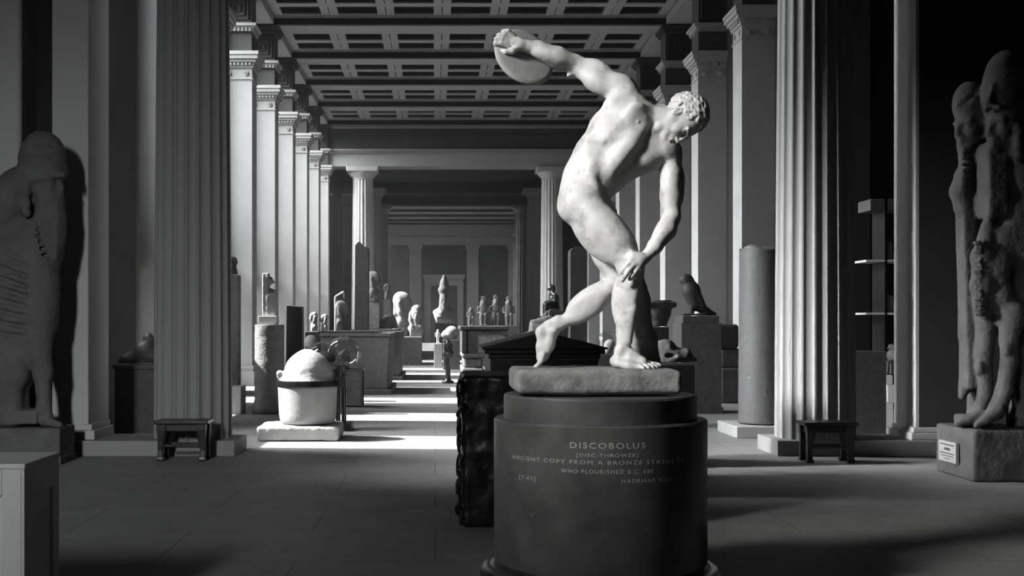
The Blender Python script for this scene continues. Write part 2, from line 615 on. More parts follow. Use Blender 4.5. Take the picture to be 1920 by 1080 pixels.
# the near room
nb = MB()
wx0, wx1 = -5.4, -5.0
ny0, ny1, nz0, nz1 = NEAR_WIN[1] - .6, NEAR_WIN[1] + .6, NEAR_WIN[2] - .95, NEAR_WIN[2] + .95
nb.box(wx0, wx1, -4, ny0, 0, 9.2).box(wx0, wx1, ny1, 8.75, 0, 9.2).box(wx0, wx1, 9.65, YA + .5, 0, 9.2)
nb.box(wx0, wx1, 8.75, 9.65, 0, 2.6).box(wx0, wx1, 8.75, 9.65, 4.2, 9.2)
nb.box(wx0, wx1, ny0, ny1, 0, nz0).box(wx0, wx1, ny0, ny1, nz1, 9.2)
struct('wall_left', nb, M['wall_dark'])
struct('wall_right', MB().box(8.2, 8.6, -4, YA + .5, 0, 9.2), M['wall_dark'])
mb = MB(); ra, rb = REAR_WIN[0] - .5, REAR_WIN[0] + .5
mb.box(-6, ra, -4.4, -4, 0, 9.2).box(rb, 9, -4.4, -4, 0, 9.2).box(ra, rb, -4.4, -4, 0, 3.5).box(ra, rb, -4.4, -4, 5.3, 9.2)
struct('wall_back', mb, M['wall_dark'])
struct('ceiling', MB().box(-6, 9, -4.4, YA + .1, 8.9, 9.3), M['ceil'])
# added unseen canopy, blocks the sun at the second near window
struct('trim_63', MB().box(-7.6, -5.42, 8.4, 10.0, 4.25, 4.35), M['wall_dark'])
# window frames in the left wall
for i, wy in enumerate(WIN_Y):
    mb = MB()
    a, b = wy - WIN_W / 2, wy + WIN_W / 2
    xo = XL_WALL - .38
    mb.box(xo, xo + .06, a, a + .04, WIN_Z0, WIN_Z1).box(xo, xo + .06, b - .04, b, WIN_Z0, WIN_Z1)
    mb.box(xo, xo + .06, a, b, WIN_Z0, WIN_Z0 + .05).box(xo, xo + .06, a, b, WIN_Z1 - .05, WIN_Z1)
    struct('window_%d' % (i + 1), mb, M['iron'])
mb = MB()
mb.box(-5.3, -5.24, ny0, ny0 + .05, nz0, nz1).box(-5.3, -5.24, ny1 - .05, ny1, nz0, nz1)
mb.box(-5.3, -5.24, ny0, ny1, nz0, nz0 + .05).box(-5.3, -5.24, ny0, ny1, nz1 - .05, nz1)
struct('window_%d' % (len(WIN_Y) + 1), mb, M['iron'])

# coffered ceilings --------------------------------------------------------
def coffered(y0, y1, name_i):
    """slab with sunk panels: two rows to the bay, seven to the width"""
    xa, xb = PX_L, PX_R
    n = 7
    pitch = (xb - xa) / n
    slab = MB(); dark = MB()
    ym = (y0 + y1) / 2
    d = .30
    slab.box(xa - .8, xb + .8, y0 - .4, y1 + .4, ZCOF + d + .02, ZCOF + d + .25)
    # ribs around the recesses
    L3 = (y1 - y0) / 3
    rows = [(y0 + L3 * q + .14, y0 + L3 * (q + 1) - .14) for q in range(3)]
    hw = pitch * .35
    ed = [y0] + [v for r_ in rows for v in r_] + [y1]
    for q in range(0, 8, 2):
        slab.box(xa, xb, ed[q], ed[q + 1], ZCOF, ZCOF + d)
    for i in range(n):
        c = xa + pitch * (i + .5)
        l = xa + pitch * i + (.012 if i else 0)
        r_ = xa + pitch * (i + 1) - .012
        for r0, r1 in rows:
            slab.box(l, c - hw, r0, r1, ZCOF, ZCOF + d)
            slab.box(c + hw, r_, r0, r1, ZCOF, ZCOF + d)
            dark.box(c - hw, c + hw, r0, r1, ZCOF + d - .012, ZCOF + d + .018)  # recess lining, its shade coloured in
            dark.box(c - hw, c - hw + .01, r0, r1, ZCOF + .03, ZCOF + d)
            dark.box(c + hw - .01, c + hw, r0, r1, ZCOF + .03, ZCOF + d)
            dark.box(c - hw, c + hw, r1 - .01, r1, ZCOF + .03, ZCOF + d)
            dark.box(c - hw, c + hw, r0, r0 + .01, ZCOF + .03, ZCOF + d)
            # gilt moulding step
            for q in (0.0,):
                slab.box(c - hw * .72, c - hw * .68, r0 + .12, r1 - .12, ZCOF + d - .03, ZCOF + d - .014)
                slab.box(c + hw * .68, c + hw * .72, r0 + .12, r1 - .12, ZCOF + d - .03, ZCOF + d - .014)
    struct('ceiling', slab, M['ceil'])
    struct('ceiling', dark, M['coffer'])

def cross_beam(y, idx):
    mb = MB(); tr = MB()
    mb.box(PX_L - .1, PX_R + .1, y, y + PW, ZBEAM + .035, ZCOF + .3)  # beam body darker than its soffit board
    tr.box(PX_L - .1, PX_R + .1, y - .02, y + PW + .02, ZBEAM, ZBEAM + .035)    # soffit board
    tr.box(PX_L - .1, PX_R + .1, y - .07, y, ZCOF - .05, ZCOF + .02)
    # small carved beads along the lower edge of the face
    nbd = 92
    for i in range(nbd):
        x = PX_L + (PX_R - PX_L) * (i + .5) / nbd
        mb.box(x - .03, x + .03, y - .035, y, ZCOF - .11, ZCOF - .06)
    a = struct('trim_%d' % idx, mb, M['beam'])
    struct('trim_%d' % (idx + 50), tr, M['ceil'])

LINES1 = [13.80 + BAY * i for i in range(9)]
LINES2 = [56.25 + BAY * i for i in range(8)]
t_i = 1
for i, y in enumerate(LINES1[:-1]):
    coffered(y + PW, LINES1[i + 1], i)
coffered(YB + .05, LINES1[0], 9)
for y in LINES1:
    cross_beam(y, t_i); t_i += 1
for i, y in enumerate(LINES2[:-1]):
    coffered(y + PW, LINES2[i + 1], i)
for y in LINES2:
    cross_beam(y, t_i); t_i += 1
coffered(LINES2[-1] + PW, Y3 + .3, 12)
# plain strips of ceiling between the ressauts, along the walls, and roof slab
for (ya, yb) in ((YB, Y1 + .3), (Y2, Y3 + .2)):
    struct('ceiling', MB().box(XL_WALL - .4, PX_L - .02, ya, yb, ZBEAM + .035, ZBEAM + .9), M['ceil'])
    struct('ceiling', MB().box(PX_R + .02, XR_WALL + .4, ya, yb, ZBEAM + .035, ZBEAM + .9), M['ceil'])
struct('ceiling', MB().box(-6.4, 8.4, Y1 + .75, Y2 + .3, 7.9, 8.2), M['frieze'])
struct('ceiling', MB().box(-7, 9, YA, Y3 + 1, 9.2, 9.6), M['frieze'])

# pilasters ------------------------------------------------------------------
def pilaster_parts(side):
    """side=-1 left wall, +1 right wall; local origin on the hall face, floor, front corner"""
    s = side
    dep = ((PX_L - XL_WALL) if s < 0 else (XR_WALL - PX_R)) - .003
    def bx(mb, out, z0, z1, din=0):
        # box whose hall face stands `out` proud
        xa, xb = -out * s, dep * s
        x0, x1 = min(xa, xb), max(xa, xb)
        mb.box(x0, x1, -out, PW + out, z0, z1)
    shaft = MB(); bx(shaft, 0, .42, ZC - .22)
    base = MB(); bx(base, .05, 0, .30); bx(base, .025, .30, .36); bx(base, .035, .36, .42)
    neck = MB(); bx(neck, .0, ZC - .22, ZC); bx(neck, .02, ZC - .24, ZC - .22)
    # rosettes on the neck band
    ros = neck
    for q in (.22, .78):
        xx = dep * q * s
        ros.rings([[(xx + .055 * math.cos(a) * f, -.001 - d, ZC - .11 + .055 * math.sin(a) * f) for a in [2 * math.pi * i / 10 for i in range(10)]]
                   for f, d in ((1, 0), (1, .02), (.6, .02), (.5, .008), (.25, .03))])
        yy = PW * q
        ros.rings([[(-s * (.001 + d), yy + .055 * math.cos(a) * f, ZC - .11 + .055 * math.sin(a) * f) for a in [2 * math.pi * i / 10 for i in range(10)]]
                   for f, d in ((1, 0), (1, .02), (.6, .02), (.5, .008), (.25, .03))])
    cap = MB(); bx(cap, .03, ZC, ZC + .05); bx(cap, .05, ZC + .05, ZC + .11)
    bx(cap, .09, ZC + .11, ZC + .17); bx(cap, .13, ZC + .17, ZC + .25); bx(cap, .15, ZC + .25, ZCAP)
    def dentils(mb, out, z0, z1, step=.075):
        n = int(dep / step)
        for i in range(n):
            x = (dep * (i + .5) / n) * s
            mb.box(x - .02, x + .02, -out - .02, -out + .03, z0, z1)
        n = int(PW / step)
        for i in range(n):
            y = PW * (i + .5) / n
            xa, xb = sorted(((-out - .02) * s, (-out + .03) * s))
            mb.box(xa, xb, y - .02, y + .02, z0, z1)
    dentils(cap, .05, ZC + .045, ZC + .105)
    arch = MB(); bx(arch, -.01, ZCAP, 7.30)
    corn = MB(); bx(corn, .05, 7.36, 7.40); bx(corn, .09, 7.40, 7.46); bx(corn, .03, 7.30, 7.36)
    dentils(corn, .03, 7.30, 7.36)
    fr = MB(); bx(fr, -.01, 7.46, 8.12)
    # sunk rectangular fret on the frieze block
    for k, (i0, i1) in enumerate(((.12, .88), (.25, .75), (.38, .62))):
        a, b = dep * i0 * s, dep * i1 * s
        x0, x1 = min(a, b), max(a, b)
        z0, z1 = 7.46 + .66 * i0, 7.46 + .66 * i1
        for q in ((x0, x0 + .02, z0, z1), (x1 - .02, x1, z0, z1), (x0, x1, z0, z0 + .02), (x0, x1, z1 - .02, z1)):
            fr.box(q[0], q[1], -.012, .01, q[2], q[3])
    top = MB(); bx(top, .05, 8.12, 8.2); bx(top, .10, 8.2, ZBEAM)
    dentils(top, .05, 8.13, 8.19)
    return dict(shaft=shaft, base=base, neck_band=neck, capital=cap, architrave=arch, cornice=corn, frieze_block=fr, top_moulding=top)
PM = dict(shaft='pilaster', base='pilaster', neck_band='pilaster', rosettes='frieze', capital='plaster', architrave='frieze', cornice='plaster',
          frieze_block='frieze', top_moulding='frieze')
ordn = ['nearest', 'nearest', 'second', 'third', 'fourth', 'fifth', 'sixth', 'seventh', 'eighth', 'ninth']
for side, nm in ((-1, 'left'), (1, 'right')):
    proto = None
    px = PX_L if side < 0 else PX_R
    for sec, LL in (('front gallery', LINES1), ('far gallery', LINES2)):
        for i, y in enumerate(LL):
            if sec == 'front gallery' and i == 0: continue
            lab = 'square wall pilaster, %s of the %s row in the %s' % (ordn[i + (sec == 'far gallery')], nm, sec)
            if proto is None:
                proto = thing('pilaster', lab, 'pilaster', (0, 0, 0), 'pilasters along the %s wall' % nm)
                for k, mb in pilaster_parts(side).items():
                    mb.build(k, M[PM[k]], proto)
                proto.location = (px, y, 0)
            else:
                copy_tree(proto, (px, y, 0), lab)

# first pier, stretched to cover a bright window jamb; side shade put into its colour
struct('trim_62', MB().box(XL_WALL + .003, -3.9, 13.78, 15.3, 0, ZBEAM), M['frieze'])

# columns ---------------------------------------------------------------------
def fluted_rings(r0, r1, z0, z1, nfl=20, depth=.10, per=8, levels=8, ionic=False):
    rings = []
    for l in range(levels + 1):
        t = l / levels
        r = r0 + (r1 - r0) * (t ** 1.3)
        ring = []
        for i in range(nfl * per):
            a = 2 * math.pi * i / (nfl * per)
            ph = (i % per) / per
            if ionic:
                q = max(0.0, math.sin(math.pi * max(0, min(1, (ph - .12) / .88)))) ** .55
            else:
                q = math.sin(math.pi * ph)
            ring.append(((r - r * depth * q) * math.cos(a), (r - r * depth * q) * math.sin(a), z0 + (z1 - z0) * t))
        rings.append(ring)
    return rings
def column(name, label, x, y, r, zb, zt, m, group, plinth=None, seed=0, depth=.07, ionic=False):
    t = thing(name, label, 'column', (x, y, zb), group)
    o = t.location
    def sh(rs): return [[(p[0] + x, p[1] + y, p[2]) for p in q] for q in rs]
    top = zt - .42
    mb = MB(); mb.rings(sh(fluted_rings(r, r * .86, zb, top, depth=depth, ionic=ionic)))
    me = mb.build('shaft', m, t)
    c = MB()
    c.lathe([(r * .86, top), (r * .89, top + .02), (r * .86, top + .04), (r * .95, top + .08), (r * 1.15, top + .16), (r * 1.26, top + .22), (r * 1.28, top + .26)], (x, y, 0), 40)
    c.build('echinus', m, t, smooth=False)
    MB().box(x - r * 1.32, x + r * 1.32, y - r * 1.32, y + r * 1.32, top + .26, zt).build('abacus', m, t, bevel=.01)
    return t
zst = .15
column('fluted_column', 'tall dark grey fluted column left of the opening, black stool at its foot', -2.40, 11.64, .386, zst, 6.87, M['column'],
       'fluted columns framing the opening', ionic=True, depth=.085)
column('fluted_column', 'tall fluted column right of the opening, brightly edged on its left', 3.765, 11.64, .386, zst, 6.87, M['column'],
       'fluted columns framing the opening', ionic=True, depth=.085)
for y, w in ((41.9, 'front row'), (48.4, 'middle row'), (55.0, 'back row')):
    for x, s_ in ((-2.58, 'left'), (4.16, 'right')):
        column('doric_column', 'pale fluted column with a round capital, %s, %s of the far opening' % (w, s_), x, y, .42, 0, 6.84, M['doric'],
               'fluted columns of the far opening')

# the screen wall between near room and gallery --------------------------------
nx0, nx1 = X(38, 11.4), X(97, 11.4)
struct('wall_front', MB().box(-6, nx0, 11.4, YB + .1, 0, 9.2), M['plaster'], bevel=.05, segs=4)
struct('wall_front', MB().box(nx1, -3.37, 11.4, YB + .1, 0, 9.2), M['plaster'], bevel=.012)
struct('wall_front', MB().box(nx0 - .1, nx1 + .1, YB - .15, YB + .09, 0, 9.2), M['wall_dark'])  # near-black strip set back between the plaster pieces
struct('wall_front', MB().box(4.70, 9, 11.4, 11.94, 0, 9.2), M['wall_dark'])  # near-black face beside the pale jamb strip
struct('trim_61', MB().box(4.67, 4.70, 11.4, 11.94, 0, 6.87), M['plaster'])
struct('wall_front', MB().box(-6, 9, 11.3, YB, 6.87, 9.2), M['plaster'])
struct('trim_30', MB().box(-3.75, -1.93, YA, YB, 0, zst), M['column'], bevel=.006)
struct('trim_31', MB().box(3.29, 5.3, YA, YB - .04, 0, zst), M['column'], bevel=.006)
mb = MB(); mb.box(-3.5, -3.30, 11.36, YB + .03, zst, zst + .09); mb.box(-3.5, -3.33, 11.38, YB + .01, zst + .09, zst + .15)
struct('baseboard_left', mb, M['plaster'], bevel=.008)
mb = MB(); mb.box(4.60, 4.9, 11.33, 11.98, zst, zst + .07); mb.box(4.63, 4.9, 11.36, 11.96, zst + .07, zst + .12)
struct('baseboard_right', mb, M['plaster'], bevel=.008)

# end of the first gallery: architrave, frieze and cornice over the far columns --
struct('wall_far', MB().box(-6, XL_WALL - .01, Y1 + .1, Y1 + .7, 0, 9.2), M['plaster'])
struct('wall_far', MB().box(XR_WALL + .01, 8, Y1 + .1, Y1 + .7, 0, 9.2), M['plaster'])
mb = MB(); mb.box(-6, 8, Y1, Y1 + .8, 6.86, 7.32)
struct('trim_32', mb, M['plaster'])
mb = MB(); mb.box(-6, 8, Y1 - .06, Y1 + .86, 7.32, 7.40); mb.box(-6, 8, Y1 - .12, Y1 + .86, 7.40, 7.45)
for i in range(110):
    x = -3.7 + 9.1 * i / 110
    mb.box(x, x + .045, Y1 - .10, Y1, 7.33, 7.395)
struct('trim_33', mb, M['plaster'])
mb = MB(); mb.box(-6, 8, Y1, Y1 + .8, 7.45, 8.3); mb.box(-6, 8, Y1 - .03, Y1, 7.95, 7.98)
struct('trim_34', mb, M['frieze'])
mb = MB(); mb.box(-6, 8, Y1 - .1, Y1, 8.2, 8.3)
for i in range(90):
    x = -3.7 + 9.1 * i / 90
    mb.box(x, x + .055, Y1 - .17, Y1 - .1, 8.2, 8.28)
struct('trim_35', mb, M['plaster'])
# second opening
for xa, xb in ((-6, -2.3), (3.78, 8)):
    struct('wall_middle', MB().box(xa, xb, Y2 + .3, Y2 + .9, 0, 9.2), M['frieze'])
struct('wall_middle', MB().box(-6, 8, Y2 + .1, Y2 + .9, 6.86, 9.2), M['frieze'])
mb = MB(); mb.box(-6, 8, Y2 + .02, Y2 + .2, 7.3, 7.42); mb.box(-6, 8, Y1 + .8, Y1 + .95, 6.86, 6.95)
struct('trim_36', mb, M['plaster'])
# end wall with its pilasters and great door
def xe(px): return X(px, Y3)
dx0, dx1 = xe(795), xe(870)
mb = MB()
mb.box(-6, dx0 + .35, Y3, Y3 + .5, 0, 9.2).box(dx1 - .35, 8, Y3, Y3 + .5, 0, 9.2).box(dx0 + .35, dx1 - .35, Y3, Y3 + .5, 4.25, 9.2)
struct('wall_far', mb, M['frieze'])
mb = MB(); mb.box(-6, 8, Y3 - .25, Y3, 6.86, 8.3); mb.box(-6, 8, Y3 - .32, Y3 - .25, 7.35, 7.45)
struct('trim_37', mb, M['plaster'])
for i, (a, b) in enumerate(((768, 790), (875, 897), (953, 967), (722, 730))):
    struct('trim_%d' % (38 + i), MB().box(xe(a), xe(b), Y3 - .22, Y3, 0, 6.86).box(xe(a) - .08, xe(b) + .08, Y3 - .27, Y3, 6.6, 6.86), M['plaster'])
mb = MB(); f0, f1 = dx0 + .05, dx1 - .05
mb.box(f0, f0 + .42, Y3 - .12, Y3 - .003, 0, 4.0).box(f1 - .42, f1, Y3 - .12, Y3 - .003, 0, 4.0).box(f0, f1, Y3 - .12, Y3 - .003, 4.0, 4.5)
mb.box(f0 - .1, f1 + .1, Y3 - .3, Y3 - .003, 4.5, 4.78)
struct('trim_42', mb, M['plaster'])
struct('door_1', MB().box(f0 + .4, f1 - .4, Y3 + .2, Y3 + .26, 0, 4.2).box(f0 + .6, (f0 + f1) / 2 - .1, Y3 + .17, Y3 + .2, .3, 1.8)
       .box((f0 + f1) / 2 + .1, f1 - .6, Y3 + .17, Y3 + .2, .3, 1.8), M['dark2'])

# thin dusty haze in the galleries, where the sun shafts cross
hz = bpy.data.materials.new('dusty_air')
hz.use_nodes = True
nt = hz.node_tree
for n in list(nt.nodes): nt.nodes.remove(n)
vo = nt.nodes.new('ShaderNodeVolumeScatter'); vo.inputs['Density'].default_value = .0010; vo.inputs['Anisotropy'].default_value = .2
oo = nt.nodes.new('ShaderNodeOutputMaterial'); nt.links.new(vo.outputs[0], oo.inputs['Volume'])
for ya, yb, lab in ((16.0, Y1 - .25, 'thin dusty haze hanging along the near sunlit gallery'), (57.0, Y3 - .5, 'thin dusty haze hanging in the far gallery')):
    o = MB().box(-3.55, 5.2, ya, yb, .01, 8.25).build('haze', hz)
    solo(o, lab, 'haze')
    o['kind'] = 'stuff'
# ================================================================ THE MARBLE STATUE
SD = 5.5                           # distance of the statue from the camera plane
def J(px, py, dy=0.0):
    D = SD + dy
    return np.array((X(px, D), D, Z(py, D)), 'f')
PCX = X(1124, SD)
ZS = 1.062                         # top of the marble plinth
# pedestal: two drums and a base moulding
ped = thing('round_pedestal', 'large polished dark stone drum pedestal with white lettering, under the disc thrower', 'pedestal', (PCX, SD, 0))
MB().lathe([(.448, .815), (.448, .935), (.442, .945), (0.01, .9451)], (PCX, SD, 0), 96).build('upper_drum', M['drum'], ped)
MB().lathe([(.490, .15), (.494, .165), (.494, .825), (.488, .833), (0.01, .8331)], (PCX, SD, 0), 128).build('lower_drum', M['drum'], ped)
prof = [(.575, 0), (.575, .05), (.565, .06)]
for i in range(9):
    a = i / 8 * math.pi
    prof.append((.520 + .040 * math.sin(a), .105 - .045 * math.cos(a)))
prof += [(.512, .152), (.502, .158), (.494, .175), (.49, .18)]
MB().lathe(prof, (PCX, SD, 0), 96).build('base_moulding', M['bronze'], ped, smooth=True)
for o in kids(ped):
    if o.name.startswith(('upper', 'lower')):
        o.data.polygons.foreach_set('use_smooth', [True] * len(o.data.polygons))
        try:
            o.data.set_sharp_from_angle(angle=R(30))
        except Exception:
            pass

def cyl_text(body, px0, px1, py, hpx, r, parent, name='lettering', cx=None, cy=None):
    """text converted to a mesh and bent round the drum; px0..px1 as seen at the drum front"""
    cx = PCX if cx is None else cx; cy = SD if cy is None else cy
    cu = bpy.data.curves.new('t', 'FONT')
    cu.body = body; cu.size = 1; cu.extrude = 0.0; cu.space_character = 1.25
    cu.resolution_u = 3
    to = bpy.data.objects.new('t', cu)
    COL.objects.link(to)
    dg = bpy.context.evaluated_depsgraph_get(); dg.update()
    me = bpy.data.meshes.new_from_object(to.evaluated_get(dg))
    bpy.data.objects.remove(to)
    n = len(me.vertices)
    co = np.empty(n * 3, 'f'); me.vertices.foreach_get('co', co); co = co.reshape(-1, 3)
    def ang(px):
        # angle on the cylinder where the pixel ray meets it
        dx = (px - VPX) / FPX
        # ray (dx*t, t): |(dx t - cx, t - cy)| = r
        A = dx * dx + 1; B = -2 * (dx * cx + cy); C_ = cx * cx + cy * cy - r * r
        t = (-B - math.sqrt(max(B * B - 4 * A * C_, 0))) / (2 * A)
        return math.atan2(dx * t - cx, cy - t), t
    a0, t0 = ang(px0); a1, t1 = ang(px1)
    am, tm = ang((px0 + px1) / 2)
    zc = CAM_Z - (py - VPY) / FPX * tm
    h = hpx / FPX * tm
    lo, hi = co.min(0), co.max(0)
    u = (co[:, 0] - lo[0]) / (hi[0] - lo[0])
    v = (co[:, 1] - lo[1]) / max(hi[1] - lo[1], 1e-6) - .5
    th = a0 + (a1 - a0) * u
    rr = r + .0012
    out = np.stack([cx + rr * np.sin(th), cy - rr * np.cos(th), zc + v * h], 1).astype('f')
    me.vertices.foreach_set('co', out.ravel())
    me.update()
    return link(name, me, M['letter'], parent)
cyl_text('DISCOBOLUS', 1069, 1210, 836, 11, .494, ped)
cyl_text('[DISC-THROWER]', 1081, 1197, 855, 8, .494, ped)
cyl_text('ANCIENT COPY FROM A BRONZE STATUE BY', 961, 1282, 867.5, 7.5, .494, ped)
cyl_text('WHO FLOURISHED B.C. 480', 1052, 1224, 885, 7.5, .494, ped)
cyl_text('[7.43]', 974, 1004, 897, 10, .494, ped)
cyl_text('HADRIANS VILLA', 1166, 1262, 901, 7, .494, ped)

# the statue itself -------------------------------------------------------------
sta = thing('disc_thrower_statue', 'pale marble statue of a stooping nude athlete swinging back a disc', 'statue', (PCX, SD, .945))
xs0, xs1 = X(967, 5.28), X(1277, 5.28)
s = SDF((xs0 - .05, 5.1, .90), (xs1 + .05, 6.05, 1.10), .008)
s.box(((xs0 + xs1) / 2, 5.53, 1.010), ((xs1 - xs0) / 2, .29, .056), rad=.03, k=0)
s.ell((xs1 - .02, 5.30, 1.0), (.10, .08, .1), k=.03, op='s') if False else None
s.rough(.007, 7, seed=3, octaves=3)
s.build('rock_plinth', M['slab'], sta)

def head(s, o, u, f, ss, sc=1.0, k=.012, hair=False):
    """carve a head in SDF s. u: up, f: facing, ss: side; o centre"""
    o = np.array(o, 'f')
    u, f, ss = [np.array(v, 'f') / np.linalg.norm(v) for v in (u, f, ss)]
    def L(a, b, c): return o + sc * (a * u + b * f + c * ss)
    A = (u, f, ss)
    def E(c, r, k_=k, op='u'): s.ell(L(*c), tuple(sc * q for q in r), A, k_ * sc, op)
    def C(a, b, r1, r2, k_=k, op='u'): s.cone(L(*a), L(*b), r1 * sc, r2 * sc, k_ * sc, op)
    E((.012, -.012, 0), (.096, .098, .076))
    E((-.035, .038, 0), (.078, .056, .058), .02)
    for q in (-1, 1):
        C((-.055, -.005, .050 * q), (-.105, .060, .022 * q), .022, .018, .02)      # jaw
        E((-.052, .058, .036 * q), (.024, .022, .022), .016)                       # cheek
        E((-.024, .092, .031 * q), (.013, .018, .019), .012, 's')                  # socket
        E((-.027, .074, .031 * q), (.0125, .0125, .0165), .003)                    # eyeball
        C((-.0185, .085, .018 * q), (-.021, .075, .046 * q), .0045, .004, .004)    # upper lid
        C((-.036, .083, .020 * q), (-.035, .076, .044 * q), .0030, .003, .004)     # lower lid
        C((-.008, .091, .010 * q), (-.006, .078, .048 * q), .0085, .0075, .010)    # brow
    C((-.008, .090, 0), (-.058, .106, 0), .0085, .0105, .008)                      # nose
    for q in (-1, 1):
        E((-.063, .097, .010 * q), (.008, .011, .0085), .006)
        E((-.068, .103, .007 * q), (.004, .004, .0035), .003, 's')
    E((-.082, .082, 0), (.020, .018, .026), .012)                                  # mouth mound
    C((-.0815, .096, -.016), (-.0815, .096, .016), .0055, .0055, .004)
    C((-.0805, .0985, -.004), (-.0805, .0985, .004), .0055, .0055, .004)
    C((-.0925, .0945, -.012), (-.0925, .0945, .012), .0062, .0062, .004)
    C((-.0870, .103, -.022), (-.0870, .103, .022), .0028, .0028, .002, 's')
    E((-.113, .078, 0), (.018, .017, .020), .014)                                  # chin
    for q in (-1, 1):                                                              # ears
        tilt = (u * .97 - f * .25, f * .97 + u * .25, ss)
        s.ell(L(-.030, -.012, .074 * q), (.031 * sc, .018 * sc, .010 * sc), tilt, .006 * sc)
        s.ell(L(-.026, -.008, .083 * q), (.019 * sc, .010 * sc, .006 * sc), tilt, .004 * sc, 's')
        s.ell(L(-.055, -.006, .075 * q), (.009 * sc, .008 * sc, .008 * sc), tilt, .004 * sc)
    return L

B = SDF((X(918, 5.3), 5.03, 1.045), (X(1350, 5.3), 5.90, 2.72), .0042)
# ---- axes of the trunk
ax_ = J(1214, 212) - J(1088, 368); ax_ /= np.linalg.norm(ax_)
pv = np.array((ax_[2], 0, -ax_[0]), 'f')
yv = np.array((0, 1, 0), 'f')
th = R(34)
mj = pv * math.cos(th) + yv * math.sin(th)        # across the chest (to his left shoulder)
nr = pv * math.sin(th) - yv * math.cos(th)        # out of the breastbone
ch = J(1172, 258, .02)
A3 = (mj, ax_, nr)
RS = J(1172, 168, .03)            # his right shoulder
LS = J(1252, 285, .02)            # his left shoulder
# rib cage, belly, pelvis
B.ell(ch, (.158, .190, .105), A3, .03)
B.ell(ch + .02 * ax_ - .032 * mj, (.122, .17, .105), A3, .03)
B.ell(J(1122, 318, .0), (.128, .13, .092), (pv, ax_, yv), .06)
B.ell(J(1098, 352, .02), (.122, .10, .105), (pv, ax_, yv), .05)
B.ell(J(1090, 382, .02), (.110, .095, .125), (pv, ax_, yv), .05)
B.ell(J(1078, 385, -.035), (.078, .085, .085), (pv, ax_, yv), .04)      # right buttock
B.ell(J(1090, 382, .10), (.085, .085, .075), (pv, ax_, yv), .04)        # left buttock
# left side of the chest and belly, turned down and away
B.chain([J(1238, 282, -.005), J(1206, 291, .0), J(1174, 306, .0), J(1146, 334, .005)], [.072, .080, .076, .068], .03)
B.chain([J(1215, 258, .0), J(1190, 275, .0)], [.075, .08], .03)
# the edge where the flank turns into the chest
B.chain([J(1204, 236, -.066), J(1182, 268, -.086), J(1162, 293, -.084), J(1140, 322, -.066)], [.030, .034, .032, .026], .04)
# pectorals
B.ell(ch + .085 * ax_ - .062 * mj + .070 * nr, (.082, .070, .034), A3, .022)
B.ell(ch + .070 * ax_ + .078 * mj + .066 * nr, (.080, .068, .034), A3, .022)
B.cone(ch + .13 * ax_ + .0 * mj + .112 * nr, ch + .02 * ax_ + .004 * mj + .118 * nr, .006, .008, .02, 's')
for q in (-.075, .085):
    B.ell(ch + .065 * ax_ + q * mj + .106 * nr, .0065, k=.004)           # nipples
# rib arch and abdominal blocks
for i, (t, w_) in enumerate(((-.035, .040), (-.085, .040), (-.135, .038))):
    for q in (-1, 1):
        B.ell(ch + t * ax_ + (q * w_ * .88 + .012) * mj + (.088 - .012 * i) * nr, (.036, .026, .020), A3, .012)
for q in (-1, 1):
    B.chain([ch + .02 * ax_ + .02 * q * mj + .100 * nr, ch - .03 * ax_ + .075 * q * mj + .080 * nr, ch - .09 * ax_ + .115 * q * mj + .04 * nr],
            [.012, .014, .012], .02)
# serratus and ribs on his right flank, seen from here
for i in range(5):
    a = ch + (.06 - .040 * i) * ax_ - .118 * mj + (.062 - .004 * i) * nr
    b = ch + (.035 - .040 * i) * ax_ - .150 * mj + .0 * nr
    B.cone(a, b, .015, .012, .016)
# iliac crest / oblique roll
B.chain([J(1100, 333, -.078), J(1112, 350, -.08), J(1128, 366, -.066)], [.014, .016, .012], .03)
B.cone(J(1099, 340, -.115), J(1132, 384, -.10), .010, .012, .03, 's')
B.mus(J(1112, 300, -.075), J(1108, 345, -.08), .03, k=.03)
B.ell(J(1128, 312, -.115), .007, k=.006, op='s')
# lats and back on the picture's left edge
B.chain([J(1157, 200, .03), J(1134, 238, .0), J(1108, 282, .0), J(1089, 320, .0)], [.055, .060, .060, .062], .045)
B.chain([J(1190, 200, .05), J(1165, 230, .08), J(1130, 280, .08), J(1100, 340, .07)], [.05, .075, .07, .065], .05)
# trapezius, neck
nb_ = J(1212, 222, -.01); hb = J(1262, 226, -.03)
B.chain([nb_, J(1240, 226, -.02), hb], [.064, .055, .056], .03)
B.chain([J(1217, 199, .09), J(1244, 214, .04)], [.028, .040], .02)
B.chain([J(1188, 205, .05), J(1212, 214, .06), J(1235, 216, .03)], [.045, .040, .045], .03)
B.chain([J(1252, 232, -.070), J(1236, 238, -.066), J(1222, 245, -.055)], [.010, .012, .011], .025)  # sternomastoid
B.chain([J(1221, 245, -.06), J(1205, 220, -.075), J(1188, 190, -.06)], [.009, .010, .012], .022)     # right collar bone
B.chain([J(1224, 247, -.045), J(1243, 262, -.045), J(1252, 276, -.04)], [.008, .009, .012], .025)
B.chain([J(1215, 250, .02), J(1240, 268, .02)], [.07, .06], .03)
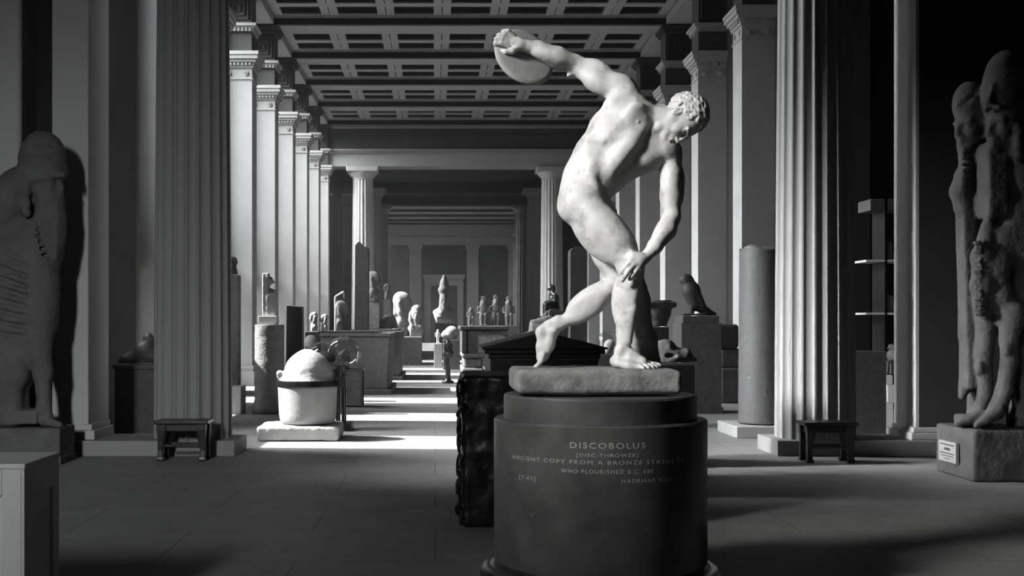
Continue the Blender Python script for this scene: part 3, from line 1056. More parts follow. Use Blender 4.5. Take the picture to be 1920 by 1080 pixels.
# ---- right arm, stretched back with the disc
RE = J(1078, 121, .07); RW = J(974, 84, .0)
B.ell(J(1170, 170, .02), (.062, .062, .066), k=.03)
B.ell(J(1160, 160, -.005), (.058, .050, .052), k=.03)
B.chain([J(1182, 196, .0), J(1172, 180, .0), J(1150, 162, .02), J(1118, 147, .05), RE], [.070, .062, .058, .053, .044], .022)
B.mus(J(1152, 170, .0), J(1092, 138, .03), .052, k=.02)
B.mus(J(1150, 146, .03), J(1090, 116, .07), .046, k=.02)
B.chain([J(1150, 198, -.03), J(1165, 190, -.02)], [.045, .05], .03)               # front of armpit
B.chain([RE, J(1045, 107, .05), J(1010, 92, .025), RW], [.043, .047, .036, .027], .02)
B.mus(J(1080, 120, .05), J(1000, 94, .0), .043, .036, k=.02)
B.mus(J(1076, 128, .08), J(1020, 106, .05), .036, .03, k=.02)
B.ell(J(1074, 128, .085), .026, k=.02)
B.cone(J(1072, 137, .06), J(1066, 141, .06), .012, .010, k=.010)                  # broken strut stub
# right hand over the rim of the disc
B.ell(J(960, 78, .0), (.040, .034, .022), ((.95, 0, .3), (-.3, .1, .95), (0, 1, 0)), .016)
B.chain([RW, J(962, 80, .0)], [.027, .030], .015)
fing = [((962, 68), (952, 58.5), (944, 58.5), (941, 64)), ((959, 74), (945, 65.5), (935.5, 66), (934, 72)),
        ((956, 80), (941, 73), (930, 73.5), (930, 80)), ((953, 86), (939, 80.5), (929, 81), (931, 88))]
for i, q in enumerate(fing):
    ys = (-.012, -.024, -.022, -.004)
    B.chain([J(q[j][0], q[j][1], ys[j]) for j in range(4)], [.0155, .0125, .0112, .0100], .0025)
    B.ell(J(q[1][0], q[1][1], ys[1]), .0130, k=.003)
B.chain([J(970, 90, -.01), J(960, 96, -.024), J(948, 97, -.028), J(940, 95, -.018)], [.017, .015, .0125, .010], .005)
# ---- left arm, across to the right knee
LE = J(1259, 408, -.04); LW = J(1209, 484, -.165)
B.ell(J(1254, 290, .01), (.058, .062, .066), k=.03)
B.chain([J(1246, 268, .02), LS, J(1260, 330, .0), J(1259, 370, -.02), LE], [.055, .057, .050, .046, .040], .022)
B.mus(J(1258, 300, -.025), J(1256, 400, -.04), .047, k=.018)
B.mus(J(1266, 305, .025), J(1266, 395, .0), .043, k=.018)
B.chain([LE, J(1250, 432, -.075), J(1228, 462, -.13), LW], [.039, .042, .033, .024], .018)
B.mus(J(1261, 402, -.045), J(1226, 462, -.12), .041, .036, k=.018)
B.mus(J(1262, 416, -.03), J(1238, 456, -.09), .036, .03, k=.015)
B.ell(J(1263, 414, -.015), .024, k=.015)
# left hand draped over the knee
B.chain([LW, J(1198, 490, -.185)], [.022, .022], .012)
B.ell(J(1194, 491, -.185), (.044, .036, .022), ((-.75, -.1, -.65), (.65, 0, -.75), (0, -1, .1)), .016)
hf = [((1186, 488, -.192), (1176, 497, -.200), (1169, 505, -.197), (1165, 511, -.188), .0120),
      ((1189, 495, -.195), (1179, 507, -.206), (1172, 517, -.202), (1167, 526, -.192), .0122),
      ((1197, 500, -.190), (1191, 509, -.199), (1186, 516, -.196), (1181, 523, -.186), .0115),
      ((1203, 499, -.180), (1199, 507, -.190), (1196, 513, -.187), (1192, 519, -.178), .0105)]
for q in hf:
    B.chain([J(*q[0]), J(*q[1]), J(*q[2]), J(*q[3])], [q[4] * 1.1, q[4], q[4] * .94, q[4] * .82], .003)
    B.ell(J(*q[0]), q[4] * 1.2, k=.006)
B.chain([J(1198, 480, -.175), J(1186, 477, -.175), J(1177, 483, -.165)], [.017, .0135, .011], .012)
# ---- right leg (carries the weight)
RH = J(1092, 378, -.045); RK = J(1186, 500, -.115); RA = J(1168, 655, -.055)
B.chain([RH, J(1125, 425, -.065), J(1158, 462, -.09), RK], [.098, .086, .068, .051], .03)
B.mus(J(1082, 375, -.08), J(1180, 478, -.12), .082, .070, k=.03)
B.mus(J(1110, 392, -.08), J(1188, 480, -.12), .066, k=.03)          # vastus
B.mus(J(1078, 405, -.03), J(1160, 492, -.07), .070, k=.03)           # hamstring
B.ell(J(1196, 490, -.145), (.030, .028, .036), k=.02)                # knee cap
B.ell(J(1170, 503, -.10), (.036, .030, .04), k=.02)
B.ell(J(1188, 512, -.125), (.040, .035, .045), k=.02)
B.chain([RK, J(1182, 545, -.10), J(1174, 600, -.075), RA], [.049, .050, .038, .030], .022)
B.mus(J(1168, 512, -.085), J(1164, 612, -.06), .044, .048, k=.022)     # calf
B.mus(J(1186, 508, -.09), J(1182, 610, -.07), .044, .042, k=.022)
B.chain([J(1192, 520, -.145), J(1186, 580, -.115), J(1178, 640, -.085)], [.018, .016, .016], .025)  # shin bone
B.ell(J(1164, 657, -.082), (.016, .014, .018), k=.010)
B.ell(J(1180, 655, -.03), (.014, .014, .018), k=.010)
# right foot
B.ell(J(1158, 678, -.045), (.038, .034, .030), ((1, 0, -.2), (0, 1, 0), (.2, 0, 1)), .018)
B.chain([J(1166, 662, -.055), J(1182, 668, -.07), J(1203, 678, -.095)], [.034, .031, .023], .022)
B.chain([J(1160, 681, -.085), J(1180, 685, -.115), J(1200, 688, -.135)], [.020, .019, .015], .022)   # outer edge
B.chain([J(1168, 676, -.03), J(1195, 680, -.045), J(1216, 684, -.055)], [.022, .022, .018], .022)
B.chain([J(1180, 676, -.075), J(1205, 683, -.10)], [.026, .02], .02)
toes = [((1212, 682, -.045), (1228, 684, -.055), (1236, 687, -.060), .0145), ((1210, 682, -.075), (1224, 683, -.090), (1231, 689, -.098), .0110),
        ((1206, 683, -.098), (1218, 685, -.115), (1224, 690, -.124), .0105), ((1201, 684, -.115), (1212, 686, -.136), (1216, 691, -.145), .0100),
        ((1196, 686, -.130), (1204, 688, -.152), (1207, 692, -.160), .0095)]
for a, b, c, r in toes:
    B.chain([J(*a), J(*b), J(*c)], [r, r * .92, r * .9], .005)
    B.ell(J(c[0] - 1, c[1] - 1, c[2]), r * 1.05, k=.004)
# ---- left leg, trailing
LH = J(1100, 385, .10); LK = J(1158, 528, .055); LA = J(1036, 617, .10)
B.chain([LH, J(1122, 435, .09), J(1140, 480, .075), LK], [.092, .078, .062, .050], .03)
B.mus(J(1108, 400, .08), J(1158, 510, .06), .074, k=.03)
B.ell(J(1166, 534, .045), (.038, .036, .04), k=.02)
B.chain([LK, J(1122, 556, .07), J(1078, 590, .09), LA], [.050, .052, .036, .027], .02)
B.mus(J(1146, 534, .055), J(1064, 586, .085), .048, .052, k=.02)
B.mus(J(1140, 556, .055), J(1070, 602, .085), .040, .046, k=.02)
B.chain([J(1046, 600, .09), J(1028, 609, .10), J(1014, 620, .105)], [.024, .020, .022], .014)      # heel cord
B.ell(J(1014, 624, .10), (.024, .028, .026), k=.015)
B.ell(J(1040, 619, .072), (.013, .012, .013), k=.01)
B.chain([J(1034, 622, .10), J(1028, 645, .10), J(1020, 668, .095)], [.034, .030, .024], .02)
B.chain([J(1016, 628, .10), J(1014, 650, .10), J(1013, 672, .095)], [.022, .020, .018], .02)
for i, dy in enumerate((.045, .072, .095, .117, .136)):
    px = 1013 + i * .8; 
    B.chain([J(1019, 664, .095 + (dy - .09) * .8), J(1014, 678, dy), J(1005, 688, dy), J(1001, 691, dy - .003)], [.014, .0115, .0105, .009], .006)
# ---- groin
B.ell(J(1140, 388, -.03), (.030, .030, .03), k=.02)
B.chain([J(1146, 386, -.03), J(1152, 398, -.035)], [.017, .014], .012)
# ---- head
hu = (.975, -.05, .215); hf_ = np.array((.16, -.30, -.955)); hu = np.array(hu); hu /= np.linalg.norm(hu)
hf_ = hf_ - hu * (hf_ @ hu); hf_ /= np.linalg.norm(hf_)
hs = np.cross(hu, hf_)
HO = J(1283, 222, -.03)
L = head(B, HO, hu, hf_, hs, sc=1.0)
B.cone(J(1252, 232, -.03), L(-.075, .02, 0), .052, .040, k=.02)
B.rough(.0012, 40, seed=5, octaves=2)
body = B.build('figure', M['marble'], sta, smooth_iter=1)

# hair: rows of short curls over the skull
Hm = SDF(HO - .17, HO + .17, .003)
rng = random.Random(4)
Hm.ell(L(.018, -.020, 0), (.0985, .0985, .0815), (hu, hf_, hs), .0)
Hm.box(L(-.01, .16, 0), (.085, .10, .12), (hu, hf_, hs), .01, .012, 's')
Hm.box(L(-.115, 0.05, 0), (.07, .14, .12), (hu * .9 + hf_ * .45, hf_ * .9 - hu * .45, hs), .01, .012, 's')
N = 230
for i in range(N):
    ph = math.acos(1 - 2 * (i + .5) / N); tt = i * 2.399963
    d = (math.cos(ph), math.sin(ph) * math.cos(tt), math.sin(ph) * math.sin(tt))
    p = (.018 + .0985 * d[0], -.020 + .0985 * d[1], .0815 * d[2])
    if p[1] > .045 and p[0] < .048: continue
    if p[1] > .0 and p[0] < .0: continue
    if p[0] < -.024: continue
    c = L(*p)
    # a little hooked lock
    tdir = np.array([rng.uniform(-1, 1) for _ in range(3)]); nd = (hu * d[0] + hf_ * d[1] + hs * d[2])
    t1 = np.cross(nd, tdir); t1 /= np.linalg.norm(t1); t2 = np.cross(nd, t1)
    rr = rng.uniform(.0095, .013)
    pts = [c + rr * (math.cos(a) * t1 + math.sin(a) * t2) * (1 - .25 * j / 4) for j, a in enumerate([0, 1.0, 2.1, 3.2, 4.3])]
    Hm.chain(pts, [.0068, .0064, .0058, .005, .004], .006)
Hm.build('hair', M['marble'], sta)

# disc
dc = J(982.5, 107.0, .035)
nn = np.array((.38, -.83, .38)); nn /= np.linalg.norm(nn)
ma = np.array((.7, 0, -.7)); ma = ma - nn * (ma @ nn); ma /= np.linalg.norm(ma)
mi = np.cross(nn, ma)
rd = .155
rings = []
for rr, h in ((.001, .016), (rd * .5, .0155), (rd * .85, .012), (rd * .97, .008), (rd, .0), (rd * .97, -.008), (rd * .85, -.012), (rd * .5, -.0155), (.001, -.016)):
    rings.append([tuple(dc + rr * (math.cos(a) * ma + math.sin(a) * mi) + h * nn) for a in [2 * math.pi * i / 72 for i in range(72)]])
MB().rings(rings).build('disc', M['disc'], sta, smooth=True)

# supporting palm trunk behind the leg
T = SDF((X(1120, 5.5), 5.4, 1.04), (X(1260, 5.5), 5.9, 1.62), .006)
T.chain([J(1196, 700, .12), J(1196, 640, .10), J(1192, 570, .07), J(1188, 508, .03)], [.088, .080, .066, .046], .02)
T.chain([J(1216, 700, .12), J(1206, 640, .10)], [.07, .06], .03)
T.rough(.008, 22, seed=9, octaves=2)
T.build('tree_stump', M['trunk'], sta)
# ================================================================ NEAR THINGS
# display case in the left foreground -----------------------------------------
def case_():
    x1 = -1.53; y0, y1 = 4.37, 4.775; zt = .75; x0 = -2.9
    t = thing('display_plinth', 'pale panelled plinth box cut by the left edge, nearest the viewer', 'plinth', ((x0 + x1) / 2, y0 + .2, 0))
    d = .012
    MB().box(x0 + d, x1 - d, y0 + d, y1 - d, 0, zt - .004).build('body', M['case'], t)
    fr = MB()
    # right side frame
    fr.box(x1 - d, x1, y0, y0 + .07, 0, zt - .02).box(x1 - d, x1, y1 - .07, y1, 0, zt - .02)
    fr.box(x1 - d, x1, y0 + .07, y1 - .07, zt - .13, zt - .02).box(x1 - d, x1, y0 + .07, y1 - .07, 0, .10)
    fr.build('side_frame', M['case'], t, bevel=.003)
    fr = MB()
    fr.box(x1 - .085, x1 - d, y0, y0 + d, 0, zt - .02).box(x0, x0 + .085, y0, y0 + d, 0, zt - .02)
    fr.box(x0 + .085, x1 - .085, y0, y0 + d, zt - .12, zt - .02).box(x0 + .085, x1 - .085, y0, y0 + d, 0, .10)
    fr.build('front_frame', M['case'], t, bevel=.003)
    MB().box(x0, x1 + .003, y0 - .003, y1, zt - .02, zt).build('top', M['case'], t, bevel=.004)
case_()

# black stools -------------------------------------------------------------------
def stool(label, x0, x1, y0, z1, d=.30):
    t = thing('stool', label, 'stool', ((x0 + x1) / 2, y0 + d / 2, 0), 'black museum stools')
    mb = MB(); mb.box(x0, x1, y0, y0 + d, z1 - .035, z1)
    mb.build('seat', M['wood'], t, bevel=.010, segs=3)
    MB().box(x0 + .05, x1 - .05, y0 + .03, y0 + d - .03, z1 - .10, z1 - .034).build('apron', M['wood'], t, bevel=.004)
    for xx, sg in ((x0 + .06, 1), (x1 - .06, -1)):
        for yy in (y0 + .045, y0 + d - .045):
            prof = [(0, .034, .03), (.02, .034, .03), (.035, .026, .026), (.10, .022, .022), (.19, .030, .026), (.255, .040, .032), (z1 - .09, .044, .034), (z1 - .034, .044, .034)]
            rings = []
            for z, a, b in prof:
                off = -sg * .008 * math.sin(z / z1 * math.pi * 2)
                rings.append([(xx + off + a * u, yy + b * v, z) for u, v in ((-1, -1), (1, -1), (1, 1), (-1, 1))])
            MB().rings(rings).build('leg', M['wood'], t, bevel=.006)
            # carved front scroll
    for yy in (y0 + .045, y0 + d - .045):
        MB().box(x0 + .09, x1 - .09, yy - .01, yy + .01, .13, .155).build('stretcher', M['wood'], t, bevel=.003)
    return t
stool('low black wooden stool standing before the left fluted column', X(290, 10.9), X(391, 10.9), 10.86, .376)
stool('low black wooden stool standing before the right fluted column', X(1503, 10.8), X(1603, 10.8), 10.70, .374)

# Assyrian winged figure, left ------------------------------------------------------
def Q(D0):
    return lambda px, py, dy=0.0: np.array((X(px, D0 + dy), D0 + dy, Z(py, D0 + dy)), 'f')
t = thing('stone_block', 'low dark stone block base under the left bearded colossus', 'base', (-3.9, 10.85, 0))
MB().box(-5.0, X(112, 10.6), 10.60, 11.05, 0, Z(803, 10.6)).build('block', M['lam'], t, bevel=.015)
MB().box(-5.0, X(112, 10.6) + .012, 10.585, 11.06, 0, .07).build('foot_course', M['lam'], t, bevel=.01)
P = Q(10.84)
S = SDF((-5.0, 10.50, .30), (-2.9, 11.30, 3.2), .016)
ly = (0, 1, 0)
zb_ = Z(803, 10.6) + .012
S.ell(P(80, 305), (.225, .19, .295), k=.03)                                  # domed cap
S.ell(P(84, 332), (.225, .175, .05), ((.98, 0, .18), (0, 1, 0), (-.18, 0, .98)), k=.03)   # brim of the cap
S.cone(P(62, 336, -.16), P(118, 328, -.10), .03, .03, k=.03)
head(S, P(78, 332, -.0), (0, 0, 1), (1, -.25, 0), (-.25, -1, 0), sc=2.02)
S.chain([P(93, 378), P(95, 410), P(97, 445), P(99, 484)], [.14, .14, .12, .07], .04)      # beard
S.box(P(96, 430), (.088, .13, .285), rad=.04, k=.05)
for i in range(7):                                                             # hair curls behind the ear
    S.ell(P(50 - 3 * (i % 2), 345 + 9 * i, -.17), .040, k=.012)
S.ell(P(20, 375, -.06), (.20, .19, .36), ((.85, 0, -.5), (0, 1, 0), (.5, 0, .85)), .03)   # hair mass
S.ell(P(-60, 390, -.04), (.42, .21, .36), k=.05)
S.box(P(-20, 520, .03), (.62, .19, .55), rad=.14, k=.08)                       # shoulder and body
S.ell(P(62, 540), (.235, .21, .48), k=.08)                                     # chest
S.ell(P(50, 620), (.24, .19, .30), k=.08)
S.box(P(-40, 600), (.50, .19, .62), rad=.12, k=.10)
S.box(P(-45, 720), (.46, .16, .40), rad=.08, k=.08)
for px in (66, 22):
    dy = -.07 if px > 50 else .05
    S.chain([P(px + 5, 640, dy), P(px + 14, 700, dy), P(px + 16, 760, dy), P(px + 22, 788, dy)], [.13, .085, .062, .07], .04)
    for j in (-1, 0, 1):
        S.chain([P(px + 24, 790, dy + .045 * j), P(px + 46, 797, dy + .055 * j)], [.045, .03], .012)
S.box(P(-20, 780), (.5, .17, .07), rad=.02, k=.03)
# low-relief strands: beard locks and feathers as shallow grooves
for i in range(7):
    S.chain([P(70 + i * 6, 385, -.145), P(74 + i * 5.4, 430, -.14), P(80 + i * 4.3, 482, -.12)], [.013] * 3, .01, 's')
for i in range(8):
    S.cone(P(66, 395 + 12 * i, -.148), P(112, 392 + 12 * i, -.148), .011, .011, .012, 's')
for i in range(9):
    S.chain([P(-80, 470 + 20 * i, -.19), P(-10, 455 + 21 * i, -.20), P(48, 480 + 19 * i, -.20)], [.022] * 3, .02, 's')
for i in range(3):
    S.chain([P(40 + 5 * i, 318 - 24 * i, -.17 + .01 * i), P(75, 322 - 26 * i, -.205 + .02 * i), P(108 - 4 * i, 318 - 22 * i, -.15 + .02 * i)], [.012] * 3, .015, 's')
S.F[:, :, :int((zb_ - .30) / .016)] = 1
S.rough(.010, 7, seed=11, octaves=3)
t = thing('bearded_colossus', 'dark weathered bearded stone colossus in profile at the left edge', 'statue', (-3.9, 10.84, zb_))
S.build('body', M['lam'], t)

# Assyrian winged figures, right -------------------------------------------------------
PL_Y0, PL_Y1 = 9.42, 10.12
px0 = X(1825, PL_Y0)
ZP = Z(808, PL_Y0)
t = thing('stone_plinth', 'rough stone plinth with a small printed card, under the paired colossi at right', 'plinth', (5.2, 9.8, 0))
s = SDF((px0 - .1, PL_Y0 - .06, -.04), (6.6, PL_Y1 + .06, ZP + .06), .015)
s.box(((px0 + 6.5) / 2, (PL_Y0 + PL_Y1) / 2, ZP / 2 + .004), ((6.5 - px0) / 2, (PL_Y1 - PL_Y0) / 2, ZP / 2), rad=.02, k=0)
s.rough(.010, 6, seed=21)
s.build('block', M['lamR'], t)
cx_ = px0 - .022
cd = MB(); cd.box(cx_ - .012, cx_ + .012, 9.66, 9.99, .12, .29); cd.build('label_card', M['card'], t, label='pale printed label card')
ink = MB()                                  # lines of small print, too small to read in the photo
rgi = random.Random(5)
for zz, wd, hh in ((.262, .26, .010), (.226, .11, .020), (.190, .28, .009), (.168, .24, .007), (.146, .12, .006)):
    y = 9.825 + wd / 2
    while y > 9.825 - wd / 2:
        q = rgi.uniform(.006, .013)
        ink.box(cx_ - .0135, cx_ - .0118, y - q, y, zz - hh / 2, zz + hh / 2)
        y -= q + .005
ink.build('small_print', M['ink'], t, kind='stuff', label='lines of dark small print')
P = Q(9.78)
t = thing('bearded_colossi', 'pair of bearded winged stone colossi carved together at the right edge', 'statue', (X(1850, 9.8), 9.85, ZP))
S = SDF((4.15, 9.36, .30), (6.2, 10.35, 3.75), .016)
A_ = Q(9.90)
S.ell(A_(1822, 200), (.15, .15, .21), ((.97, 0, .15), (0, 1, 0), (-.15, 0, .97)), .03)
S.chain([A_(1798, 195, -.06), A_(1812, 168, -.05)], [.025, .02], .02)                   # horn on the cap
for i in range(3):
    S.chain([A_(1796 + 5 * i, 212 - 6 * i, -.07 - .02 * i), A_(1806 + 6 * i, 185, -.12), A_(1826 + 4 * i, 172 + 4 * i, -.13)], [.010] * 3, .012, 's')
head(S, A_(1832, 228), (0, 0, 1), (-1, -.3, 0), (.3, -1, 0), sc=1.95)
S.chain([A_(1816, 272), A_(1815, 320), A_(1819, 365)], [.085, .070, .045], .03)         # beard
for i in range(6):
    for j in range(7):
        if i % 2 or j < 6:
            S.ell(A_(1806 + 6 * (i % 3), 284 + 12 * j, -.078 + .008 * (i % 2)), .021, k=.003)
S.chain([A_(1800, 330), A_(1798, 360), A_(1808, 390), A_(1830, 405)], [.05, .065, .07, .05], .06)
S.chain([A_(1845, 330, .05), A_(1838, 375), A_(1835, 405)], [.13, .10, .06], .05)
S.box(A_(1850, 330, .1), (.10, .12, .55), rad=.08, k=.06)
S.box(A_(1816, 560, .02), (.064, .09, .76), ((1, 0, .03), (0, 1, 0), (-.03, 0, 1)), .02, .03)
S.cone(A_(1812, 715, .02), A_(1804, 742, .02), .06, .035, .04)
S.box(A_(1815, 790), (.09, .09, .06), rad=.02, k=.02)
S.chain([A_(1836, 430, .1), A_(1836, 600, .1), A_(1836, 790, .12)], [.09, .09, .10], .04)
B_ = Q(9.70)
S.ell(B_(1886, 175), (.19, .17, .36), k=.03)
S.chain([B_(1850, 205, -.1), B_(1862, 160, -.1)], [.026, .02], .02)
S.chain([B_(1846, 196, -.08), B_(1875, 202, -.17), B_(1905, 200, -.16)], [.022, .022, .02], .015)
head(S, B_(1893, 226), (0, 0, 1), (-1, -.35, 0), (.35, -1, 0), sc=2.05)
for i in range(6):
    S.ell(B_(1908 + 3 * (i % 2), 240 + 10 * i, -.15), .045, k=.01)
S.box(B_(1866, 285), (.10, .13, .08), rad=.04, k=.03)
S.box(B_(1860, 345), (.085, .12, .29), rad=.03, k=.03)                                # square beard
for j in range(11):
    S.cone(B_(1840, 290 + 11 * j, -.125), B_(1884, 290 + 11 * j, -.125), .008, .008, .01, 's')
for i in range(6):
    S.cone(B_(1844 + 7 * i, 285, -.13), B_(1844 + 7 * i, 408, -.13), .007, .007, .01, 's')
S.ell(B_(1912, 330, .05), (.22, .20, .30), k=.06)
S.box(B_(1900, 440, .06), (.15, .18, .30), rad=.10, k=.06)
S.chain([B_(1852, 425, -.02), B_(1843, 480, -.03), B_(1842, 535, -.03), B_(1850, 585, -.03)], [.06, .085, .088, .06], .05)
for j in range(16):                                                                   # fringed sash
    for i in range(4):
        S.ell(B_(1829 + 8 * i + 3 * (j % 2), 455 + 9 * j, -.112 + .014 * abs(i - 1)), .019, k=.002)
S.chain([B_(1878, 440, -.03), B_(1872, 500, -.04), B_(1878, 560, -.04), B_(1895, 600, -.03)], [.08, .09, .09, .10], .06)
S.box(B_(1930, 480, .1), (.22, .2, .55), rad=.12, k=.08)
S.chain([B_(1850, 560, .08), B_(1852, 610, .08), B_(1846, 660, .08), B_(1846, 690, .07), B_(1848, 740, .05), B_(1835, 780, .02)], [.11, .082, .068, .062, .06, .062], .03)
S.ell(B_(1836, 690, .04), (.035, .05, .06), k=.02)
for j in (-1, 0, 1):
    S.chain([B_(1838, 775, .03 + .05 * j), B_(1815, 790, .01 + .055 * j), B_(1795, 797, .0 + .06 * j)], [.05, .036, .022], .012)
S.chain([B_(1900, 590, -.08), B_(1893, 640, -.10), B_(1893, 680, -.11), B_(1884, 730, -.12), B_(1868, 772, -.13)], [.12, .075, .068, .066, .07], .03)
S.ell(B_(1888, 655, -.15), (.04, .04, .06), k=.02)
for j in (-1, 0, 1):
    S.chain([B_(1872, 770, -.13 + .05 * j), B_(1850, 788, -.15 + .055 * j), B_(1830, 798, -.16 + .06 * j)], [.055, .038, .022], .012)
S.box(B_(1930, 700, .05), (.20, .17, .5), rad=.10, k=.08)
S.F[:, :, :int((ZP + .024 - .30) / .016)] = 1
S.rough(.008, 8, seed=33, octaves=3)
S.build('body', M['lamR'], t)

# rough black block and gabled chest behind the pedestal ----------------------------------
t = thing('basalt_block', 'tall rough black basalt block behind and left of the drum pedestal', 'block', (1.0, 7.7, 0))
xb0 = X(866, 7.35)
s = SDF((xb0 - .09, 7.22, -.03), (1.60, 8.2, 1.02), .013)
s.box(((xb0 + 1.5) / 2, 7.72, .475), ((1.5 - xb0) / 2, .40, .475), rad=.03, k=0)
rg = random.Random(3)
for i in range(80):
    z = rg.uniform(.02, .93); s.ell((xb0 + rg.uniform(-.018, .006), rg.uniform(7.30, 8.0), z), (rg.uniform(.012, .022), rg.uniform(.012, .03), rg.uniform(.02, .06)), k=.015, op='u' if rg.random() < .6 else 's')
s.rough(.012, 12, seed=41, octaves=3)
s.build('block', M['blackrough'], t)

gx0, gx1 = X(908, 8.7), X(1133, 8.7)
gy0, gy1 = 8.65, 9.75
t = thing('gabled_sarcophagus', 'black sarcophagus with a low gabled lid behind the marble plinth', 'sarcophagus', ((gx0 + gx1) / 2, 9.2, 0))
gz0, gz1 = Z(675, 8.65), Z(655, 8.65)
rz = Z(622, 8.65)
gm = (gx0 + gx1) / 2
MB().prism([(gx0 - .02, gz1), (gx0 - .02, gz1 + .012), (gm, rz), (gx1 + .02, gz1 + .012), (gx1 + .02, gz1)], 'y', gy0 - .02, gy1).build('lid', M['black'], t, bevel=.006)
mb = MB(); mb.box(gx0 - .0, gx1 + .0, gy0, gy1, gz1 - .035, gz1); mb.box(gx0 + .03, gx1 - .03, gy0 + .02, gy1, gz1 - .07, gz1 - .035)
mb.build('cornice', M['black'], t, bevel=.005)
MB().box(gx0 + .045, gx1 - .045, gy0 + .04, gy1 - .02, .35, gz1 - .07).build('chest', M['black'], t, bevel=.004)
MB().box(gx0 + .0, gx1 - .0, gy0 + .0, gy1, 0, .35).build('base', M['black'], t, bevel=.01)
st = MB()
for i in range(36):
    if 13 < i < 21: continue
    x = gx0 + .07 + (gx1 - gx0 - .14) * i / 35
    st.lathe([(.0035, 0), (.0035, .004)], (0, 0, 0), 6) if False else None
    st.box(x - .003, x + .003, gy0 + .032, gy0 + .04, Z(674, 8.68) - .003, Z(674, 8.68) + .003)
st.build('brass_studs', M['white'], t, label='row of tiny pale studs', kind='stuff')

# ================================================================ GALLERY, LEFT SIDE
def plinth(name, label, cat, x0, x1, y0, y1, z1, m, cap=.0, foot=.0, group=None, z0=0):
    t = thing(name, label, cat, ((x0 + x1) / 2, (y0 + y1) / 2, z0), group)
    MB().box(x0, x1, y0, y1, z0 + foot, z1 - cap).build('body', m, t, bevel=.006)
    if cap: MB().box(x0 - .02, x1 + .02, y0 - .02, y1 + .02, z1 - cap, z1).build('cap', m, t, bevel=.004)
    if foot: MB().box(x0 - .03, x1 + .03, y0 - .03, y1 + .03, z0, z0 + foot).build('foot', m, t, bevel=.004)
    return t

# big pale jar on its slab
JD = 13.05
jx = X(577, JD)
s = SDF((X(486, JD) - .05, JD - .42, -.02), (X(644, JD) + .05, JD + .42, .24), .012)
s.box(((X(490, JD) + X(640, JD)) / 2, JD, .085), ((X(640, JD) - X(490, JD)) / 2, .36, .078), rad=.03, k=0)
s.rough(.012, 7, seed=51)
o = s.build('stone_slab', M['light'], None)
solo(o, 'low rough pale stone slab lying on the floor under the banded jar', 'slab')
t = thing('stone_jar', 'large pale stone jar with a lid and a dark metal band', 'jar', (jx, JD, .165))
def zj(py): return Z(py, JD)
prof = [(.22, .165), (.275, .172), (.298, .19), (.310, .225), (.316, .28), (.320, .36), (.324, .45), (.328, .55), (.332, zj(722)), (.30, zj(722) + .001)]
jm = MB().lathe(prof, (jx, JD, 0), 64).build('jar_body', M['alab'], t, smooth=True)
s = SDF((jx - .42, JD - .42, zj(715) - .02), (jx + .42, JD + .42, zj(650)), .010)
s.chain([(jx, JD, zj(717)), (jx, JD, zj(703)), (jx - .01, JD, zj(688)), (jx - .02, JD, zj(673))], [.322, .268, .18, .10], .04)
s.chain([(jx - .30, JD, zj(706)), (jx - .31, JD - .02, zj(700))], [.045, .04], .04)
s.F[:, :, :int(.024 / .010) + 1] = 1
s.rough(.010, 6, seed=52)
s.build('lid', M['alab'], t)
MB().lathe([(.336, zj(723)), (.343, zj(723)), (.343, zj(713)), (.336, zj(713))], (jx, JD, 0), 64).build('metal_band', M['iron'], t, smooth=False, label='dark iron band')
MB().box(jx + .30, jx + .42, JD - .03, JD + .03, zj(726), zj(706)).build('band_clasp', M['iron'], t, bevel=.005)

# dark stand with a glass dome just behind the jar
def dome(mb, c, r, hcyl, n=40, flat=1.0):
    pr = [(r, 0), (r, hcyl)]
    for i in range(1, 13):
        a = i / 12 * math.pi / 2
        pr.append((max(r * math.cos(a), .004), hcyl + r * flat * math.sin(a)))
    return mb.lathe(pr, c, n)
D_ = 14.1
t = thing('display_stand', 'narrow black stand close behind the banded jar, holding a glass dome', 'stand', (X(612, D_), D_, 0))
xa, xb = X(578, D_), X(661, D_)
MB().box(xa, xb, D_ - .2, D_ + .2, 0, .09).build('base', M['wood'], t, bevel=.01)
for xx in (X(634, D_), X(645, D_), X(590, D_)):
    for yy in (D_ - .13, D_ + .13):
        MB().box(xx - .018, xx + .018, yy - .018, yy + .018, .09, .78).build('post', M['wood'], t, bevel=.003)
MB().box(X(577, D_), X(650, D_), D_ - .2, D_ + .2, .78, .82).build('tray', M['wood'], t, bevel=.005)
t = thing('glass_dome', 'clear glass dome on the black stand behind the banded jar', 'glass dome', (X(606, D_), D_, .822))
dome(MB(), (X(606, D_), D_, .822), .215, .02).build('glass', M['glass'], t, smooth=True)
s = SDF((X(606, D_) - .2, D_ - .2, .815), (X(606, D_) + .2, D_ + .2, 1.0), .01)
s.ell((X(606, D_), D_, .86), (.15, .12, .085), k=0); s.rough(.012, 10, seed=4)
s.F[:, :, 0] = 1
o = s.build('stone_fragment', M['dark'], None); solo(o, 'dark rounded stone fragment under the glass dome behind the jar', 'fragment')
